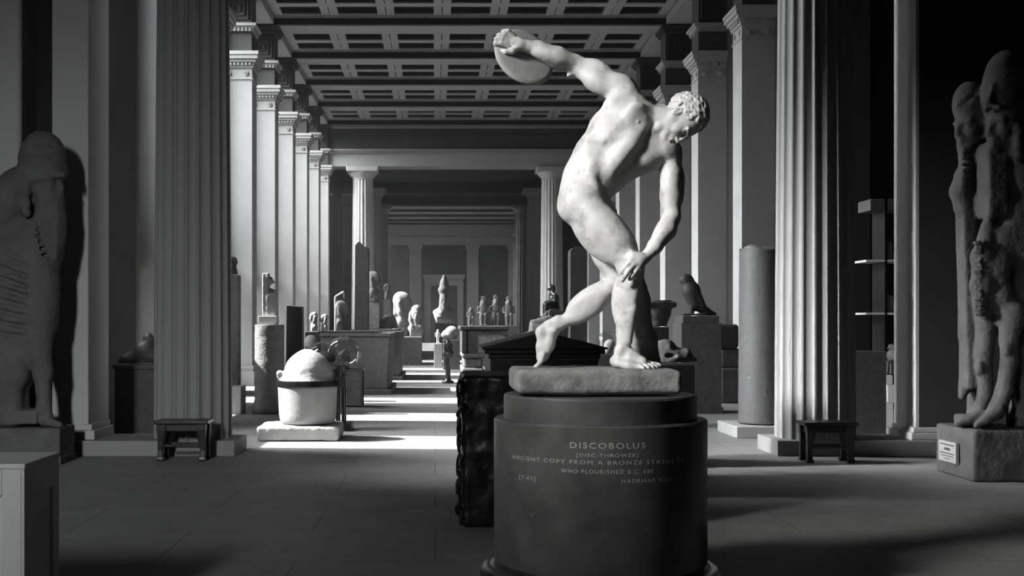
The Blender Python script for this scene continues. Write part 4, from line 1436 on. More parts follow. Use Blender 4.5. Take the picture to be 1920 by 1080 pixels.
# second, round glass further back on its box
D_ = 18.0
t = thing('display_pedestal', 'grey box pedestal with black corner posts holding the round glass globe', 'pedestal', (X(650, D_), D_ + .2, 0))
xa, xb = X(626, D_), X(679, D_)
zt = Z(692, D_)
MB().box(xa + .02, xb - .02, D_ + .02, D_ + .42, .03, zt - .03).build('body', M['mid'], t)
for xx in (xa, xb - .03):
    for yy in (D_, D_ + .41):
        MB().box(xx, xx + .03, yy, yy + .03, 0, zt - .03).build('post', M['wood'], t)
MB().box(xa - .01, xb + .01, D_ - .01, D_ + .45, zt - .03, zt).build('top', M['wood'], t, bevel=.004)
t = thing('glass_globe', 'large clear round glass globe on the pedestal with black posts', 'glass globe', (X(640, D_), D_ + .22, zt))
pr = []
r_ = .27
for i in range(1, 20):
    a = -math.pi / 2 + math.pi * i / 20
    pr.append((r_ * math.cos(a), zt + .25 + r_ * .93 * math.sin(a)))
MB().lathe(pr, (X(642, D_), D_ + .22, 0), 40).build('glass', M['glass'], t, smooth=True)
MB().lathe([(.1, zt), (.1, zt + .02), (.05, zt + .03)], (X(642, D_), D_ + .22, 0), 24).build('foot_ring', M['wood'], t)
s = SDF((X(642, D_) - .2, D_ + .04, zt + .02), (X(642, D_) + .2, D_ + .4, zt + .35), .01)
s.ell((X(642, D_), D_ + .22, zt + .15), (.11, .08, .115), k=0); s.ell((X(642, D_) + .03, D_ + .2, zt + .25), (.06, .05, .05), k=.03)
s.rough(.008, 12, seed=6)
o = s.build('stone_fragment', M['mid'], None); solo(o, 'grey stone fragment seen inside the round glass globe', 'fragment')

# round stone pedestal with a broken block statue
D_ = 16.75
cx = X(505.5, D_)
s = SDF((cx - .30, D_ - .30, -.02), (cx + .30, D_ + .30, 1.36), .012)
s.cone((cx, D_, .28), (cx, D_, 1.10), .212, .208, k=.0)
for zz in (.10, .30, .5, .7, .9, 1.08):
    s.box((cx, D_, zz), (.02, .02, .02), k=0)
# true cylinder body by intersection of a tall round cone
s.F[:, :, :int((.02) / .012) + 1] = 1
s.chain([(cx, D_, .03), (cx, D_, 1.45)], [.210, .210], .0)
s.cone((cx, D_, .05), (cx, D_, .05), .245, .245, k=.03)
s.F[:, :, :2] = 1
s.F[:, :, int((Z(606, D_) + .02) / .012):] = 1
s.rough(.008, 9, seed=61)
o = s.build('cylindrical_pedestal', M['mid'], None)
solo(o, 'rough cylindrical stone pedestal with a broken pale figure on top', 'pedestal')
ztop = Z(606, D_) + .008
t = thing('broken_block_statue', 'broken narrow pale statue on the rough cylindrical pedestal', 'statue', (cx, D_, ztop))
MB().box(X(487, D_), X(521, D_), D_ - .13, D_ + .13, ztop, Z(593, D_)).build('base', M['white'], t, bevel=.004)
s = SDF((cx - .2, D_ - .2, Z(594, D_)), (cx + .25, D_ + .2, Z(505, D_)), .008)
C_ = Q(D_)
s.box(C_(499, 553), (.045, .08, .31), rad=.01, k=.01)
s.ell(C_(506, 527), (.055, .05, .062), k=.015); s.ell(C_(513, 529), (.02, .02, .02), k=.01)
s.ell(C_(507, 552), (.075, .07, .09), k=.02)
s.box(C_(509, 572), (.075, .085, .165), rad=.02, k=.01)
s.box(C_(514, 549), (.03, .06, .04), rad=.01, k=.02)
s.F[:, :, :2] = 1
s.rough(.008, 14, seed=62)
s.build('figure', M['light'], t)

# dark slabs and pedestals beside it
def stele(name, label, px0, px1, py0, pyb, D, m, top='flat', depth=.22, group=None, slant=0, cat='stele'):
    x0, x1 = X(px0, D), X(px1, D)
    z1 = Z(py0, D); zb = 0 if pyb is None else Z(pyb, D)
    if top == 'round':
        n = 12; r = (x1 - x0) / 2
        poly = [(x0, zb), (x1, zb)] + [((x0 + x1) / 2 + r * math.cos(a), z1 - r * .7 + r * .7 * math.sin(a)) for a in [math.pi * i / n for i in range(n + 1)]]
    elif top == 'point':
        poly = [(x0, zb), (x1, zb), (x1, z1 - slant * 1.4), (x0 + (x1 - x0) * .62, z1 - slant), (x0 + (x1 - x0) * .38, z1), (x0 + .03, z1 - slant * .8)]
    else:
        poly = [(x0, zb), (x1, zb), (x1 - .02, z1 - slant), (x0 + .02, z1)]
    mb = MB().prism(poly, 'y', D, D + depth)
    o = mb.build(name, m, None, bevel=.012)
    return solo(o, label, cat, group)
stele('stone_stele', 'dark upright stone slab right of the cylindrical pedestal', 534, 568, 572, None, 19.3, M['dark'], slant=.02, depth=.3)
D_ = 17.0
plinth('bust_pedestal', 'slender pedestal half hidden by the left fluted column, carrying a dark bust', 'pedestal', X(405, D_), X(445, D_), D_ + .02, D_ + .32, Z(515, D_), M['dark2'])
plinth('step_block', 'low box block at the foot of the slender bust pedestal', 'block', X(405, D_), X(461, D_), D_ - .45, D_ - .0, Z(722, D_), M['plinthpaint'])

def bust(name, label, px, py0, py1, D, m, w=.5, face=-1, cat='bust', group=None, base=True, head_only=False, seed=1, wig=True, crown=False):
    """head and shoulders; face -1 looks left, +1 right, 0 towards the viewer"""
    H = (py1 - py0) / FPX * D
    x = X(px, D); z0 = Z(py1, D)
    h = max(H / 46, .008)
    s = SDF((x - H * .7, D - H * .6, z0 - h), (x + H * .7, D + H * .6, z0 + H * (1.6 if crown else 1.1)), h)
    def p(a, b, c): return (x + a * H, D + b * H, z0 + c * H)
    f = np.array((face, -1 if face == 0 else -.25, 0), float); f /= np.linalg.norm(f)
    def q(fo, side, up):
        sd = np.array((-f[1], f[0], 0))
        v = f * fo + sd * side
        return (x + v[0] * H, D + v[1] * H, z0 + up * H)
    AX = (f, (-f[1], f[0], 0), (0, 0, 1))
    sc = H * .46 / .235
    head(s, q(.02, 0, .76), (0, 0, 1), tuple(f), (-f[1], f[0], 0), sc=sc, k=.02)
    if wig:
        s.ell(q(-.055, 0, .79), (.165 * H, .175 * H, .19 * H), AX, .02 * H)
        s.box(q(-.08, 0, .62), (.09 * H, .20 * H, .18 * H), AX, .05 * H, .04 * H)
        for sg in (-1, 1):
            s.chain([q(-.04, .17 * sg, .72), q(.0, .18 * sg, .52), q(.06, .13 * sg, .32)], [.06 * H, .07 * H, .06 * H], .02 * H)
    if crown:
        s.cone(q(-.03, 0, .62), q(-.03, 0, .40), .15 * H, .20 * H, k=.06 * H)
        s.ell(q(-.03, 0, .34), (.16 * H, .36 * H, .14 * H), AX, .06 * H)
        s.cone(q(-.02, 0, .90), q(-.02, 0, 1.02), .15 * H, .20 * H, k=.03 * H)
        s.ell(q(-.03, 0, 1.14), (.15 * H, .15 * H, .30 * H), AX, .02 * H)
        s.ell(q(-.03, 0, 1.44), .065 * H, k=.03 * H)
        s.cone(q(.14, 0, .60), q(.15, 0, .46), .035 * H, .045 * H, k=.02 * H)
    s.cone(q(-.02, 0, .6), q(-.03, 0, .36), .11 * H, .13 * H, k=.05 * H)
    if not head_only:
        s.ell(q(-.03, 0, .22), (.17 * H, .32 * H, .22 * H), AX, .08 * H)
        s.box(q(-.02, 0, .10), (.15 * H, .26 * H, .12 * H), AX, .03 * H, .04 * H)
    else:
        s.ell(q(-.03, 0, .26), (.14 * H, .27 * H, .16 * H), AX, .05 * H)
        s.box(q(-.02, 0, .12), (.13 * H, .20 * H, .14 * H), AX, .03 * H, .04 * H)
    s.F[:, :, :2] = 1
    s.rough(.006 * H, 6 / H, seed=seed)
    o = s.build(name, m, None)
    return solo(o, label, cat, group)
def seated(name, label, px, py0, py1, D, m, face=0, crown=0, cat='statue', group=None, seed=1, throne=True):
    H = (py1 - py0) / FPX * D
    x = X(px, D); z0 = Z(py1, D)
    h = max(H / 56, .008)
    s = SDF((x - H * .5, D - H * .5, z0 - h), (x + H * .5, D + H * .5, z0 + H * 1.08), h)
    f = np.array((face, -1 if face == 0 else -.3, 0), float); f /= np.linalg.norm(f)
    sd = np.array((-f[1], f[0], 0))
    AX = (f, sd, (0, 0, 1))
    def q(fo, side, up):
        v = f * fo + sd * side
        return (x + v[0] * H, D + v[1] * H, z0 + up * H)
    if throne:
        s.box(q(-.06, 0, .17), (.15 * H, .14 * H, .17 * H), AX, .01 * H, .01 * H)
        s.box(q(-.17, 0, .32), (.03 * H, .13 * H, .30 * H), AX, .01 * H, .01 * H)
        s.box(q(.12, 0, .02), (.16 * H, .14 * H, .02 * H), AX, .005 * H, .01 * H)
    s.ell(q(-.06, 0, .52), (.09 * H, .14 * H, .19 * H), AX, .03 * H)
    s.ell(q(-.06, 0, .64), (.07 * H, .17 * H, .06 * H), AX, .03 * H)
    for g in (-1, 1):
        s.chain([q(-.06, .065 * g, .37), q(.14, .065 * g, .37), q(.15, .06 * g, .05)], [.065 * H, .055 * H, .045 * H], .02 * H)
        s.cone(q(.15, .06 * g, .05), q(.23, .06 * g, .04), .035 * H, .025 * H, k=.015 * H)
        s.chain([q(-.06, .17 * g, .63), q(-.05, .18 * g, .46), q(.10, .09 * g, .44)], [.042 * H, .036 * H, .028 * H], .015 * H)
    s.ell(q(-.03, 0, .80), (.085 * H, .075 * H, .10 * H), AX, .02 * H)
    s.cone(q(.04, 0, .79), q(.075, 0, .765), .022 * H, .028 * H, k=.02 * H)
    s.ell(q(-.06, 0, .78), (.075 * H, .115 * H, .11 * H), AX, .03 * H)
    s.ell(q(-.05, 0, .69), (.07 * H, .12 * H, .05 * H), AX, .03 * H)
    if crown == 1:
        s.ell(q(-.03, 0, .93), (.025 * H, .10 * H, .10 * H), AX, .01 * H)
    s.F[:, :, :2] = 1
    s.rough(.006 * H, 8 / H, seed=seed)
    o = s.build(name, m, None)
    return solo(o, label, cat, group)
def standing(name, label, px, py0, py1, D, m, crown=True, cat='statue', seed=1, half=False):
    H = (py1 - py0) / FPX * D
    x = X(px, D); z0 = Z(py1, D)
    h = max(H / 64, .008)
    s = SDF((x - H * .3, D - H * .25, z0 - h), (x + H * .3, D + H * .25, z0 + H * 1.05), h)
    def q(a, b, c): return (x + a * H, D + b * H, z0 + c * H)
    top = .62 if crown else .86
    k = top / .86
    if not half:
        for g in (-1, 1):
            s.chain([q(.05 * g, -.02 * g, .03), q(.05 * g, 0, .25 * k), q(.05 * g, 0, .45 * k)], [.035 * H, .04 * H, .05 * H], .02 * H)
        s.box(q(0, .03, .02), (.13 * H, .12 * H, .02 * H), None, .005 * H, .01 * H)
    else:
        s.box(q(0, 0, .15 * k), (.11 * H, .08 * H, .15 * k * H), None, .03 * H, .04 * H)
    s.ell(q(0, 0, .56 * k), (.10 * H, .065 * H, .18 * H * k), k=.03 * H)
    s.ell(q(0, 0, .70 * k), (.15 * H, .06 * H, .05 * H), k=.03 * H)
    for g in (-1, 1):
        s.chain([q(.14 * g, 0, .70 * k), q(.15 * g, 0, .55 * k), q(.14 * g, 0, .42 * k)], [.036 * H, .03 * H, .026 * H], .012 * H)
    s.ell(q(0, -.01, .86 * k), (.065 * H, .065 * H, .085 * H), k=.02 * H)
    s.ell(q(0, .01, .83 * k), (.10 * H, .05 * H, .09 * H), k=.02 * H)
    if crown:
        s.cone(q(0, 0, .69), q(0, 0, .80), .065 * H, .085 * H, k=.015 * H)
        s.ell(q(0, 0, .86), (.065 * H, .06 * H, .11 * H), k=.01 * H)
        s.ell(q(0, 0, .98), .026 * H, k=.02 * H)
    s.F[:, :, :2] = 1
    s.rough(.005 * H, 8 / H, seed=seed)
    o = s.build(name, m, None)
    return solo(o, label, cat)

bust('stone_bust', 'small dark bust peering out beside the left fluted column', 438, 480, 515, 17.15, M['dark'], face=1, seed=2)

# great sarcophagi along the left
def sarcophagus(name, label, x0, x1, y0, y1, z1, m, taper=.05, lid=True, hollow=False):
    t = thing(name, label, 'sarcophagus', ((x0 + x1) / 2, (y0 + y1) / 2, 0))
    MB().box(x0 - .02, x1 + .03, y0 - .03, y1 + .02, 0, .10).build('foot', m, t, bevel=.01)
    b = MB()
    vs = [(x0 + taper, y0 + taper * .4, .10), (x1 - taper, y0 + taper * .4, .10), (x1 - taper, y1, .10), (x0 + taper, y1, .10),
          (x0, y0, z1 - .06), (x1, y0, z1 - .06), (x1, y1, z1 - .06), (x0, y1, z1 - .06)]
    b.add(vs, [(0, 3, 2, 1), (4, 5, 6, 7), (0, 1, 5, 4), (1, 2, 6, 5), (2, 3, 7, 6), (3, 0, 4, 7)])
    b.build('chest', m, t, bevel=.02, segs=3)
    rim = MB(); w = .12
    for q in ((x0 - .01, x1 + .01, y0 - .01, y0 + w), (x0 - .01, x1 + .01, y1 - w, y1 + .01), (x0 - .01, x0 + w, y0 + w, y1 - w), (x1 - w, x1 + .01, y0 + w, y1 - w)):
        rim.box(q[0], q[1], q[2], q[3], z1 - .06, z1)
    rim.build('rim', m, t, bevel=.01)
    return t
sarcophagus('stone_sarcophagus', 'large grey stone sarcophagus left of the striped sunlit aisle, nearest of its row', X(600, 21), X(731, 21), 21.1, 23.6, Z(625, 21.1), M['dark2'])
sarcophagus('stone_sarcophagus', 'grey stone sarcophagus directly behind the large nearest one on the left', X(655, 26.5), X(752, 26.5), 26.6, 29.6, Z(621, 26.6), M['dark2'])
plinth('statue_pedestal', 'low stone pedestal left of the aisle under two small far statues', 'pedestal', X(742, 36), X(790, 36), 36.2, 38.4, Z(632, 36), M['mid'])

D_ = 21.6
s = SDF((X(571, D_) - .05, D_ - .2, Z(656, D_)), (X(594, D_) + .05, D_ + .25, Z(626, D_) + .03), .012)
s.ell((X(582.5, D_), D_, Z(641, D_)), (.115, .14, .13), k=0); s.rough(.01, 9, seed=8)
plinth('small_plinth', 'small dark plinth left of the nearest sarcophagus, below a white stone', 'plinth', X(570, D_), X(592, D_), D_ - .15, D_ + .15, Z(657, D_), M['dark2'])
o = s.build('rounded_stone', M['white'], None); solo(o, 'rounded white stone left of the nearest grey sarcophagus', 'stone')

# things standing on and behind the sarcophagi
D_ = 22.3
zs_ = Z(625, 21.1) + .001
pyb = VPY + (CAM_Z - zs_ - .037) * FPX / D_
# thin board to carry the pieces over the open chest
o = MB().box(X(606, D_), X(712, D_), 21.3, 23.4, zs_ - .001, zs_ + .035).build('cover_board', M['dark'], None)
solo(o, 'flat dark board covering the nearest grey sarcophagus', 'board')
bust('seated_bust', 'pale headdressed bust standing on the nearest sarcophagus', 641, 562, pyb, D_, M['light'], face=1, seed=9, head_only=True)
mb = MB()
xq = X(628, D_ + .25)
C_ = Q(D_ + .3)
def bar(mb, a, b, w=.02):
    a = Vector(C_(*a)); b = Vector(C_(*b)); mb.tube([a, b], w, 6)
bar(mb, (629, pyb), (629, 556)); bar(mb, (629, 556), (644, 547)); bar(mb, (644, 547), (645, 560))
o = mb.build('bent_frame', M['white'], None); solo(o, 'thin bent white frame rising behind the pale headdressed bust', 'frame')
stele('stone_obelisk', 'tall dark pointed stone shaft before the left far column', 663, 691, 452, None, 24.6, M['dark'], top='point', slant=.10, depth=.35, cat='obelisk')
zz = Z(621, 26.6)
p2 = VPY + (CAM_Z - zz - .042) * FPX / 28.4
o = MB().box(X(662, 27.6), X(748, 27.6), 26.8, 29.4, zz + .002, zz + .04).build('cover_board', M['dark2'], None)
solo(o, 'flat grey board covering the second sarcophagus on the left', 'board')
o = MB().box(X(689, 27.9), X(713, 27.9), 27.75, 28.1, zz + .043, Z(566, 27.9)).build('high_plinth', M['mid'], None, bevel=.02); solo(o, 'narrow high plinth block in haze right of the dark pointed shaft', 'plinth')
bust('colossal_bust', 'hazy wigged colossal bust on the narrow high plinth', 701, 507, 565.7, 27.92, M['mid'], face=1, seed=12)
def lump(name, label, cat, prims, D, m, h=.02, seed=1, amp=.02, z0=None):
    C_ = Q(D)
    pts = np.array([C_(a, b) for a, b, *_ in prims]); rm = max(max(r) if hasattr(r, '__len__') else r for _, _, r in prims)
    s = SDF(pts.min(0) - rm - .05, pts.max(0) + rm + .05, h)
    for a, b, r in prims: s.ell(C_(a, b), r, k=.06)
    s.rough(amp, .8 / h / 6, seed=seed)
    if z0 is not None:
        s.F[:, :, :max(1, int((z0 - s.lo[2]) / h) + 1)] = 1
    o = s.build(name, m, None)
    return solo(o, label, cat)
lump('couchant_lion', 'low couchant stone beast in haze right of the colossal torso', 'statue', [(716, 612, (.20, .3, .17)), (728, 606, (.17, .3, .20)), (738, 612, (.1, .25, .13)), (735, 600, (.10, .12, .12))], 28.2, M['mid'], z0=zz + .045)
bust('colossal_bust', 'hazy colossal stone bust left of the far door', 755, 545, 630, 37.5, M['mid'], face=1, seed=14)
bust('distant_figure', 'small hazy figure right of the colossal stone bust', 781, 570, 631.8, 36.6, M['mid'], face=0, seed=15, head_only=True)
D_ = 39.2
plinth('tall_plinth', 'tall slim plinth deep in the left haze with a small bust', 'plinth', X(719, D_), X(732, D_), D_, D_ + .3, Z(562, D_), M['mid'])
bust('small_bust', 'small dark bust on the tall slim plinth in the haze', 725.5, 531, 561.5, D_ + .15, M['dark2'], seed=16, head_only=True)
D_ = 26.0
plinth('long_plinth', 'long low plinth behind the dark slab, carrying two dim busts', 'plinth', X(572, D_), X(624, D_), D_, D_ + .6, Z(622, D_), M['dark2'])
bust('dim_bust', 'dim grey bust, left one on the long low plinth', 588, 584, 621.5, D_ + .3, M['mid'], seed=17)
bust('dim_bust', 'dim grey bust, right one on the long low plinth', 608, 588, 621.5, D_ + .3, M['mid'], seed=18)

# far end, centre
D_ = 57.3
plinth('statue_pedestal', 'tall dark pedestal in the far opening under the crowned king', 'pedestal', X(814, D_), X(854, D_), D_ - .4, D_ + .6, Z(606, D_), M['dark2'], cap=.1, foot=.15)
bust('crowned_king_bust', 'pale stone king with a tall crown before the far door', 833, 546, 605.6, D_, M['light'], face=0, crown=True, wig=False, seed=19)
D_ = 34.0
plinth('small_box_plinth', 'small box plinth in the aisle under a tiny white figure', 'plinth', X(814, D_), X(829, D_), D_ - .12, D_ + .12, Z(644, D_), M['light'])
standing('white_figurine', 'tiny white standing figurine right of the sunlit aisle', 821, 616, 643.5, D_, M['white'], crown=False, seed=20)
D_ = 33.0
plinth('low_plinth', 'low dark plinth right of the tiny white figure', 'plinth', X(831, D_), X(862, D_), D_ - .25, D_ + .25, Z(637, D_), M['dark2'])
lump('ram_head', 'rounded grey animal head on the low dark plinth in the aisle', 'statue', [(846, 624, (.20, .2, .20)), (836, 628, (.12, .12, .11))], D_, M['mid'], z0=Z(637, D_) + .004, amp=.03)
# black bust on a slim stand beside the aisle
D_ = 25.3
cx = X(840, D_)
t = thing('slim_stand', 'slim black stand at the right edge of the sunlit aisle', 'stand', (cx, D_, 0))
MB().lathe([(.13, 0), (.13, .04), (.07, .07), (.055, .12), (.05, .50), (.07, .54), (.085, .56)], (cx, D_, 0), 24).build('post', M['bronze'], t, smooth=True)
bust('black_bust', 'glossy black bust on the slim stand beside the aisle', 840, 636, VPY + (CAM_Z - .562) * FPX / D_, D_, M['bronze'], face=0, seed=22)

# ================================================================ GALLERY, RIGHT SIDE
# open-fronted dark sarcophagus with a pale panel
D_ = 12.0
x0, x1 = X(866, D_), X(952, D_)
t = thing('open_sarcophagus', 'dark stone chest with a pale recessed panel right of the aisle', 'sarcophagus', ((x0 + x1) / 2, D_ + .5, 0))
za, zb2 = Z(611, D_), Z(662, D_)
mb = MB(); mb.box(x0 - .02, x1 + .01, D_ - .02, D_ + 1.0, za - .04, za); mb.build('top_slab', M['dark'], t, bevel=.008)
mb = MB(); mb.box(x0, x0 + .05, D_, D_ + 1.0, zb2, za - .04); mb.build('side_wall', M['dark'], t, bevel=.005)
mb = MB(); mb.prism([(x1 - .07, za - .04), (x1, za - .04), (x1, zb2), (x1 - .01, zb2), (x1 - .02, za - .12), (x1 - .12, za - .045)], 'y', D_, D_ + 1.0); mb.build('side_wall', M['dark'], t, bevel=.004)
mb = MB(); mb.box(x0 + .05, x1 - .0, D_ + .06, D_ + .96, zb2, za - .04); mb.build('panel', M['mid'], t, label='paler recessed stone panel')
mb = MB(); mb.box(x0 + .0, X(910, D_), D_ + .0, D_ + 1.0, Z(672, D_), zb2); mb.box(x0 + .02, X(905, D_), D_ + .02, D_ + .98, Z(690, D_), Z(672, D_)); mb.box(x0 - .0, X(908, D_), D_ - .02, D_ + 1.0, Z(702, D_), Z(690, D_))
mb.build('stepped_foot', M['dark2'], t, bevel=.02)
MB().box(x0 + .03, x1 - .1, D_ + .05, D_ + .95, 0, Z(702, D_)).build('base', M['dark'], t, bevel=.01)
# row of seated goddesses
D_ = 36.0
plinth('long_plinth', 'long plinth on the right under the far seated goddesses', 'plinth', X(872, D_), X(972, D_), D_ - .6, D_ + .9, Z(612, D_), M['dark2'])
for i, (px, py0, cr, lab) in enumerate(((883, 572, 0, 'smallest seated stone figure, leftmost of the far right group'), (906, 556, 1, 'seated goddess with a sun disc, second in the far right group'),
                                   (930, 554, 1, 'seated goddess with a sun disc, third in the far right group'), (954, 556, 1, 'seated goddess with a sun disc, rightmost of the far group'))):
    seated('seated_goddess', lab, px, py0, 611.5, D_ + (.0 if i % 2 else .1), M['mid'], face=0, crown=cr, group='seated stone figures on the far right plinth', seed=40 + i)
# pale reclining figure, tilted rounded slab
D_ = 17.0
plinth('broad_plinth', 'broad dark plinth behind the gabled sarcophagus lid', 'plinth', X(975, D_), X(1072, D_), D_ - .5, D_ + .7, Z(634, D_), M['dark2'])
C_ = Q(D_ - .3)
s = SDF(C_(972, 640) - np.array((0, .35, .0)), C_(1040, 580) + np.array((0, .4, 0)), .010)
s.chain([C_(984, 628), C_(996, 626), C_(1000, 606), C_(1022, 600)], [.035, .045, .05, .05], .02)
s.chain([C_(994, 626, .1), C_(1006, 622, .1), C_(1010, 604, .1), C_(1030, 598, .1)], [.035, .045, .05, .05], .02)
s.box(C_(1008, 620, .05), (.10, .14, .09), rad=.02, k=.03)
s.F[:, :, :max(1, int((Z(634, D_) + .004 - s.lo[2]) / .010) + 1)] = 1
s.rough(.006, 14, seed=50)
o = s.build('seated_legs_fragment', M['light'], None); solo(o, 'pale fragment of seated stone legs left of the trailing marble foot', 'fragment')
n = 14
x0, x1 = X(1012, D_ + .1), X(1064, D_ + .1); zb0 = Z(634, D_) + .004; z1 = Z(579, D_ + .1)
poly = [(x0, zb0), (x1, zb0)] + [((x0 + x1) / 2 + .02 + (x1 - x0) / 2 * math.cos(a), zb0 + .16 + (z1 - zb0 - .16) * math.sin(a)) for a in [math.pi * i / n for i in range(n + 1)]]
o = MB().prism(poly, 'y', D_ + .1, D_ + .45).build('round_topped_stone', M['dark2'], None, bevel=.01); solo(o, 'dark round-topped stone behind the pale leg fragment', 'stone')
mb = MB()
for a, b in (((1013, 633), (1024, 584)), ((1019, 633), (1030, 582))):
    C2 = Q(D_ + .05); mb.tube([Vector(C2(*a)), Vector(C2(*b))], .008, 6)
o = mb.build('metal_prop', M['white'], None); solo(o, 'pair of thin bright props leaning on the round-topped stone', 'prop')
D_ = 20.0
plinth('statue_pedestal', 'dark pedestal before the right far column, under the kneeling figure', 'pedestal', X(1008, D_), X(1052, D_), D_ - .3, D_ + .4, Z(598, D_), M['dark'])
seated('kneeling_statue', 'glossy dark kneeling statue with a wig before the right far column', 1032, 526, 597.5, D_, M['bronze'], face=-1, seed=23)
stele('dark_stele', 'tall dark slab with a bright left edge behind the statue thigh', 1069, 1100, 462, None, 22.5, M['dark'], depth=.4, top='round')
# glass case dome and fragments behind the shins
D_ = 14.5
plinth('low_pedestal', 'low dark pedestal behind the crossed marble legs, under a glass dome', 'pedestal', X(1112, D_), X(1172, D_), D_ - .25, D_ + .25, Z(664, D_), M['dark'])
t = thing('glass_dome', 'small glass dome seen between the crossed marble legs', 'glass dome', (X(1136, D_), D_, Z(664, D_)))
dome(MB(), (X(1138, D_), D_, Z(664, D_) + .002), .135, .14).build('glass', M['glass'], t, smooth=True)
lump('white_fragment', 'white stone fragment inside the small glass dome', 'fragment', [(1140, 652, (.05, .05, .09)), (1146, 646, (.04, .04, .06))], D_, M['white'], h=.012, z0=Z(664, D_) + .006, amp=.006)
# dark stone basin
D_ = 19.5
cx = X(1236, D_)
plinth('basin_pedestal', 'square dark pedestal under the broken stone basin', 'pedestal', X(1220, D_), X(1251, D_), D_ - .15, D_ + .15, Z(613, D_), M['dark'])
s = SDF((cx - .33, D_ - .3, Z(616, D_)), (cx + .33, D_ + .3, Z(562, D_)), .012)
s.chain([(cx, D_, Z(604, D_)), (cx, D_, Z(584, D_)), (cx, D_, Z(574, D_))], [.14, .20, .22], .02)
s.box((cx, D_, Z(572, D_)), (.245, .22, .045), rad=.02, k=.03)
s.F[:, :, :int((Z(613, D_) + .006 - s.lo[2]) / .012) + 1] = 1
s.ell((cx, D_, Z(566, D_)), (.2, .17, .10), k=.01, op='s')
s.rough(.015, 10, seed=55)
o = s.build('stone_basin', M['dark'], None); solo(o, 'broken dark stone basin on the square pedestal right of the tree stump', 'basin')
# falcon and its pedestal
D_ = 16.7
x0, x1 = X(1281, D_), X(1349, D_)
t = thing('falcon_pedestal', 'dark square pedestal with a lit left side under the stone falcon', 'pedestal', ((x0 + x1) / 2, D_ + .3, 0))
zt = Z(592, D_)
MB().box(X(1278, D_), X(1353, D_), D_, D_ + .62, .09, Z(606, D_)).build('body', M['dark2'], t, bevel=.005)
MB().box(x0, x1, D_ + .02, D_ + .60, Z(606, D_), zt).build('cap', M['dark2'], t, bevel=.005)
MB().box(X(1275, D_), X(1356, D_), D_ - .02, D_ + .64, 0, .09).build('foot', M['dark2'], t, bevel=.005)
C_ = Q(D_ + .28)
s = SDF(C_(1262, 596) - np.array((0, .25, 0)), C_(1356, 500) + np.array((0, .25, 0)), .009)
s.ell(C_(1287, 524), (.088, .08, .082), k=.02)
s.cone(C_(1278, 522), C_(1274.5, 530), .026, .010, k=.012)
s.ell(C_(1283, 521, -.065), .013, k=.004)
s.chain([C_(1290, 528), C_(1296, 545), C_(1304, 562)], [.085, .125, .105], .04)
s.mus(C_(1288, 535), C_(1308, 582), .125, .10, k=.04)
s.mus(C_(1296, 532, -.05), C_(1322, 582, -.05), .075, .06, k=.02)
s.mus(C_(1296, 532, .05), C_(1322, 582, .05), .075, .06, k=.02)
s.chain([C_(1308, 572), C_(1325, 584), C_(1341, 589)], [.09, .055, .022], .03)
s.chain([C_(1298, 575, -.04), C_(1297, 588, -.05)], [.045, .03], .02)
s.chain([C_(1298, 575, .04), C_(1297, 588, .05)], [.045, .03], .02)
s.box(C_(1300, 590.5), (.16, .1, .018), rad=.006, k=.01)
s.F[:, :, :max(1, int((zt + .004 - s.lo[2]) / .009) + 1)] = 1
o = s.build('stone_falcon', M['dark'], None); solo(o, 'dark stone falcon facing left on its square pedestal', 'statue')
# stacked dark blocks right of the falcon
D_ = 18.8
o = MB().box(X(1352, D_), X(1400, D_), D_, D_ + .7, 0, Z(690, D_)).build('stone_block', M['dark2'], None, bevel=.03); solo(o, 'bottom block of the dark stack right of the falcon pedestal', 'block', 'dark stacked blocks')
o = MB().box(X(1353, D_), X(1398, D_), D_ + .05, D_ + .65, Z(690, D_) + .003, Z(654, D_)).build('stone_block', M['dark2'], None, bevel=.03); solo(o, 'middle block of the dark stack right of the falcon pedestal', 'block', 'dark stacked blocks')
o = MB().box(X(1347, D_), X(1386, D_), D_, D_ + .6, Z(654, D_) + .003, Z(608, D_), .0, 0).build('stone_block', M['dark'], None, bevel=.05); solo(o, 'topmost block of the dark stack right of the falcon pedestal', 'block', 'dark stacked blocks')
# beast fragment on low dark pedestal
D_ = 10.4
plinth('low_pedestal', 'low black pedestal right behind the marble foot, under a beast carving', 'pedestal', X(1216, D_), X(1300, D_), D_ - .05, D_ + .75, Z(684, D_), M['black'])
C_ = Q(D_ + .25)
s = SDF(C_(1215, 690) - np.array((0, .3, 0)), C_(1312, 630) + np.array((0, .3, 0)), .009)
s.mus(C_(1222, 668), C_(1290, 674), .085, .10, k=.03)
s.mus(C_(1220, 660), C_(1268, 650), .06, .09, k=.03)
s.chain([C_(1260, 668), C_(1285, 666), C_(1303, 674)], [.075, .06, .022], .03)
s.ell(C_(1252, 654), (.05, .07, .05), k=.02)
s.ell(C_(1259, 667, -.09), (.06, .04, .022), k=.01, op='s')
s.ell(C_(1240, 664, -.1), (.03, .03, .02), k=.01, op='s')
s.F[:, :, :max(1, int((Z(684, D_) + .012 - s.lo[2]) / .009) + 1)] = 1
s.rough(.006, 14, seed=57)
o = s.build('beast_fragment', M['dark2'], None); solo(o, 'broken reclining beast carving behind the toes of the marble foot', 'statue')
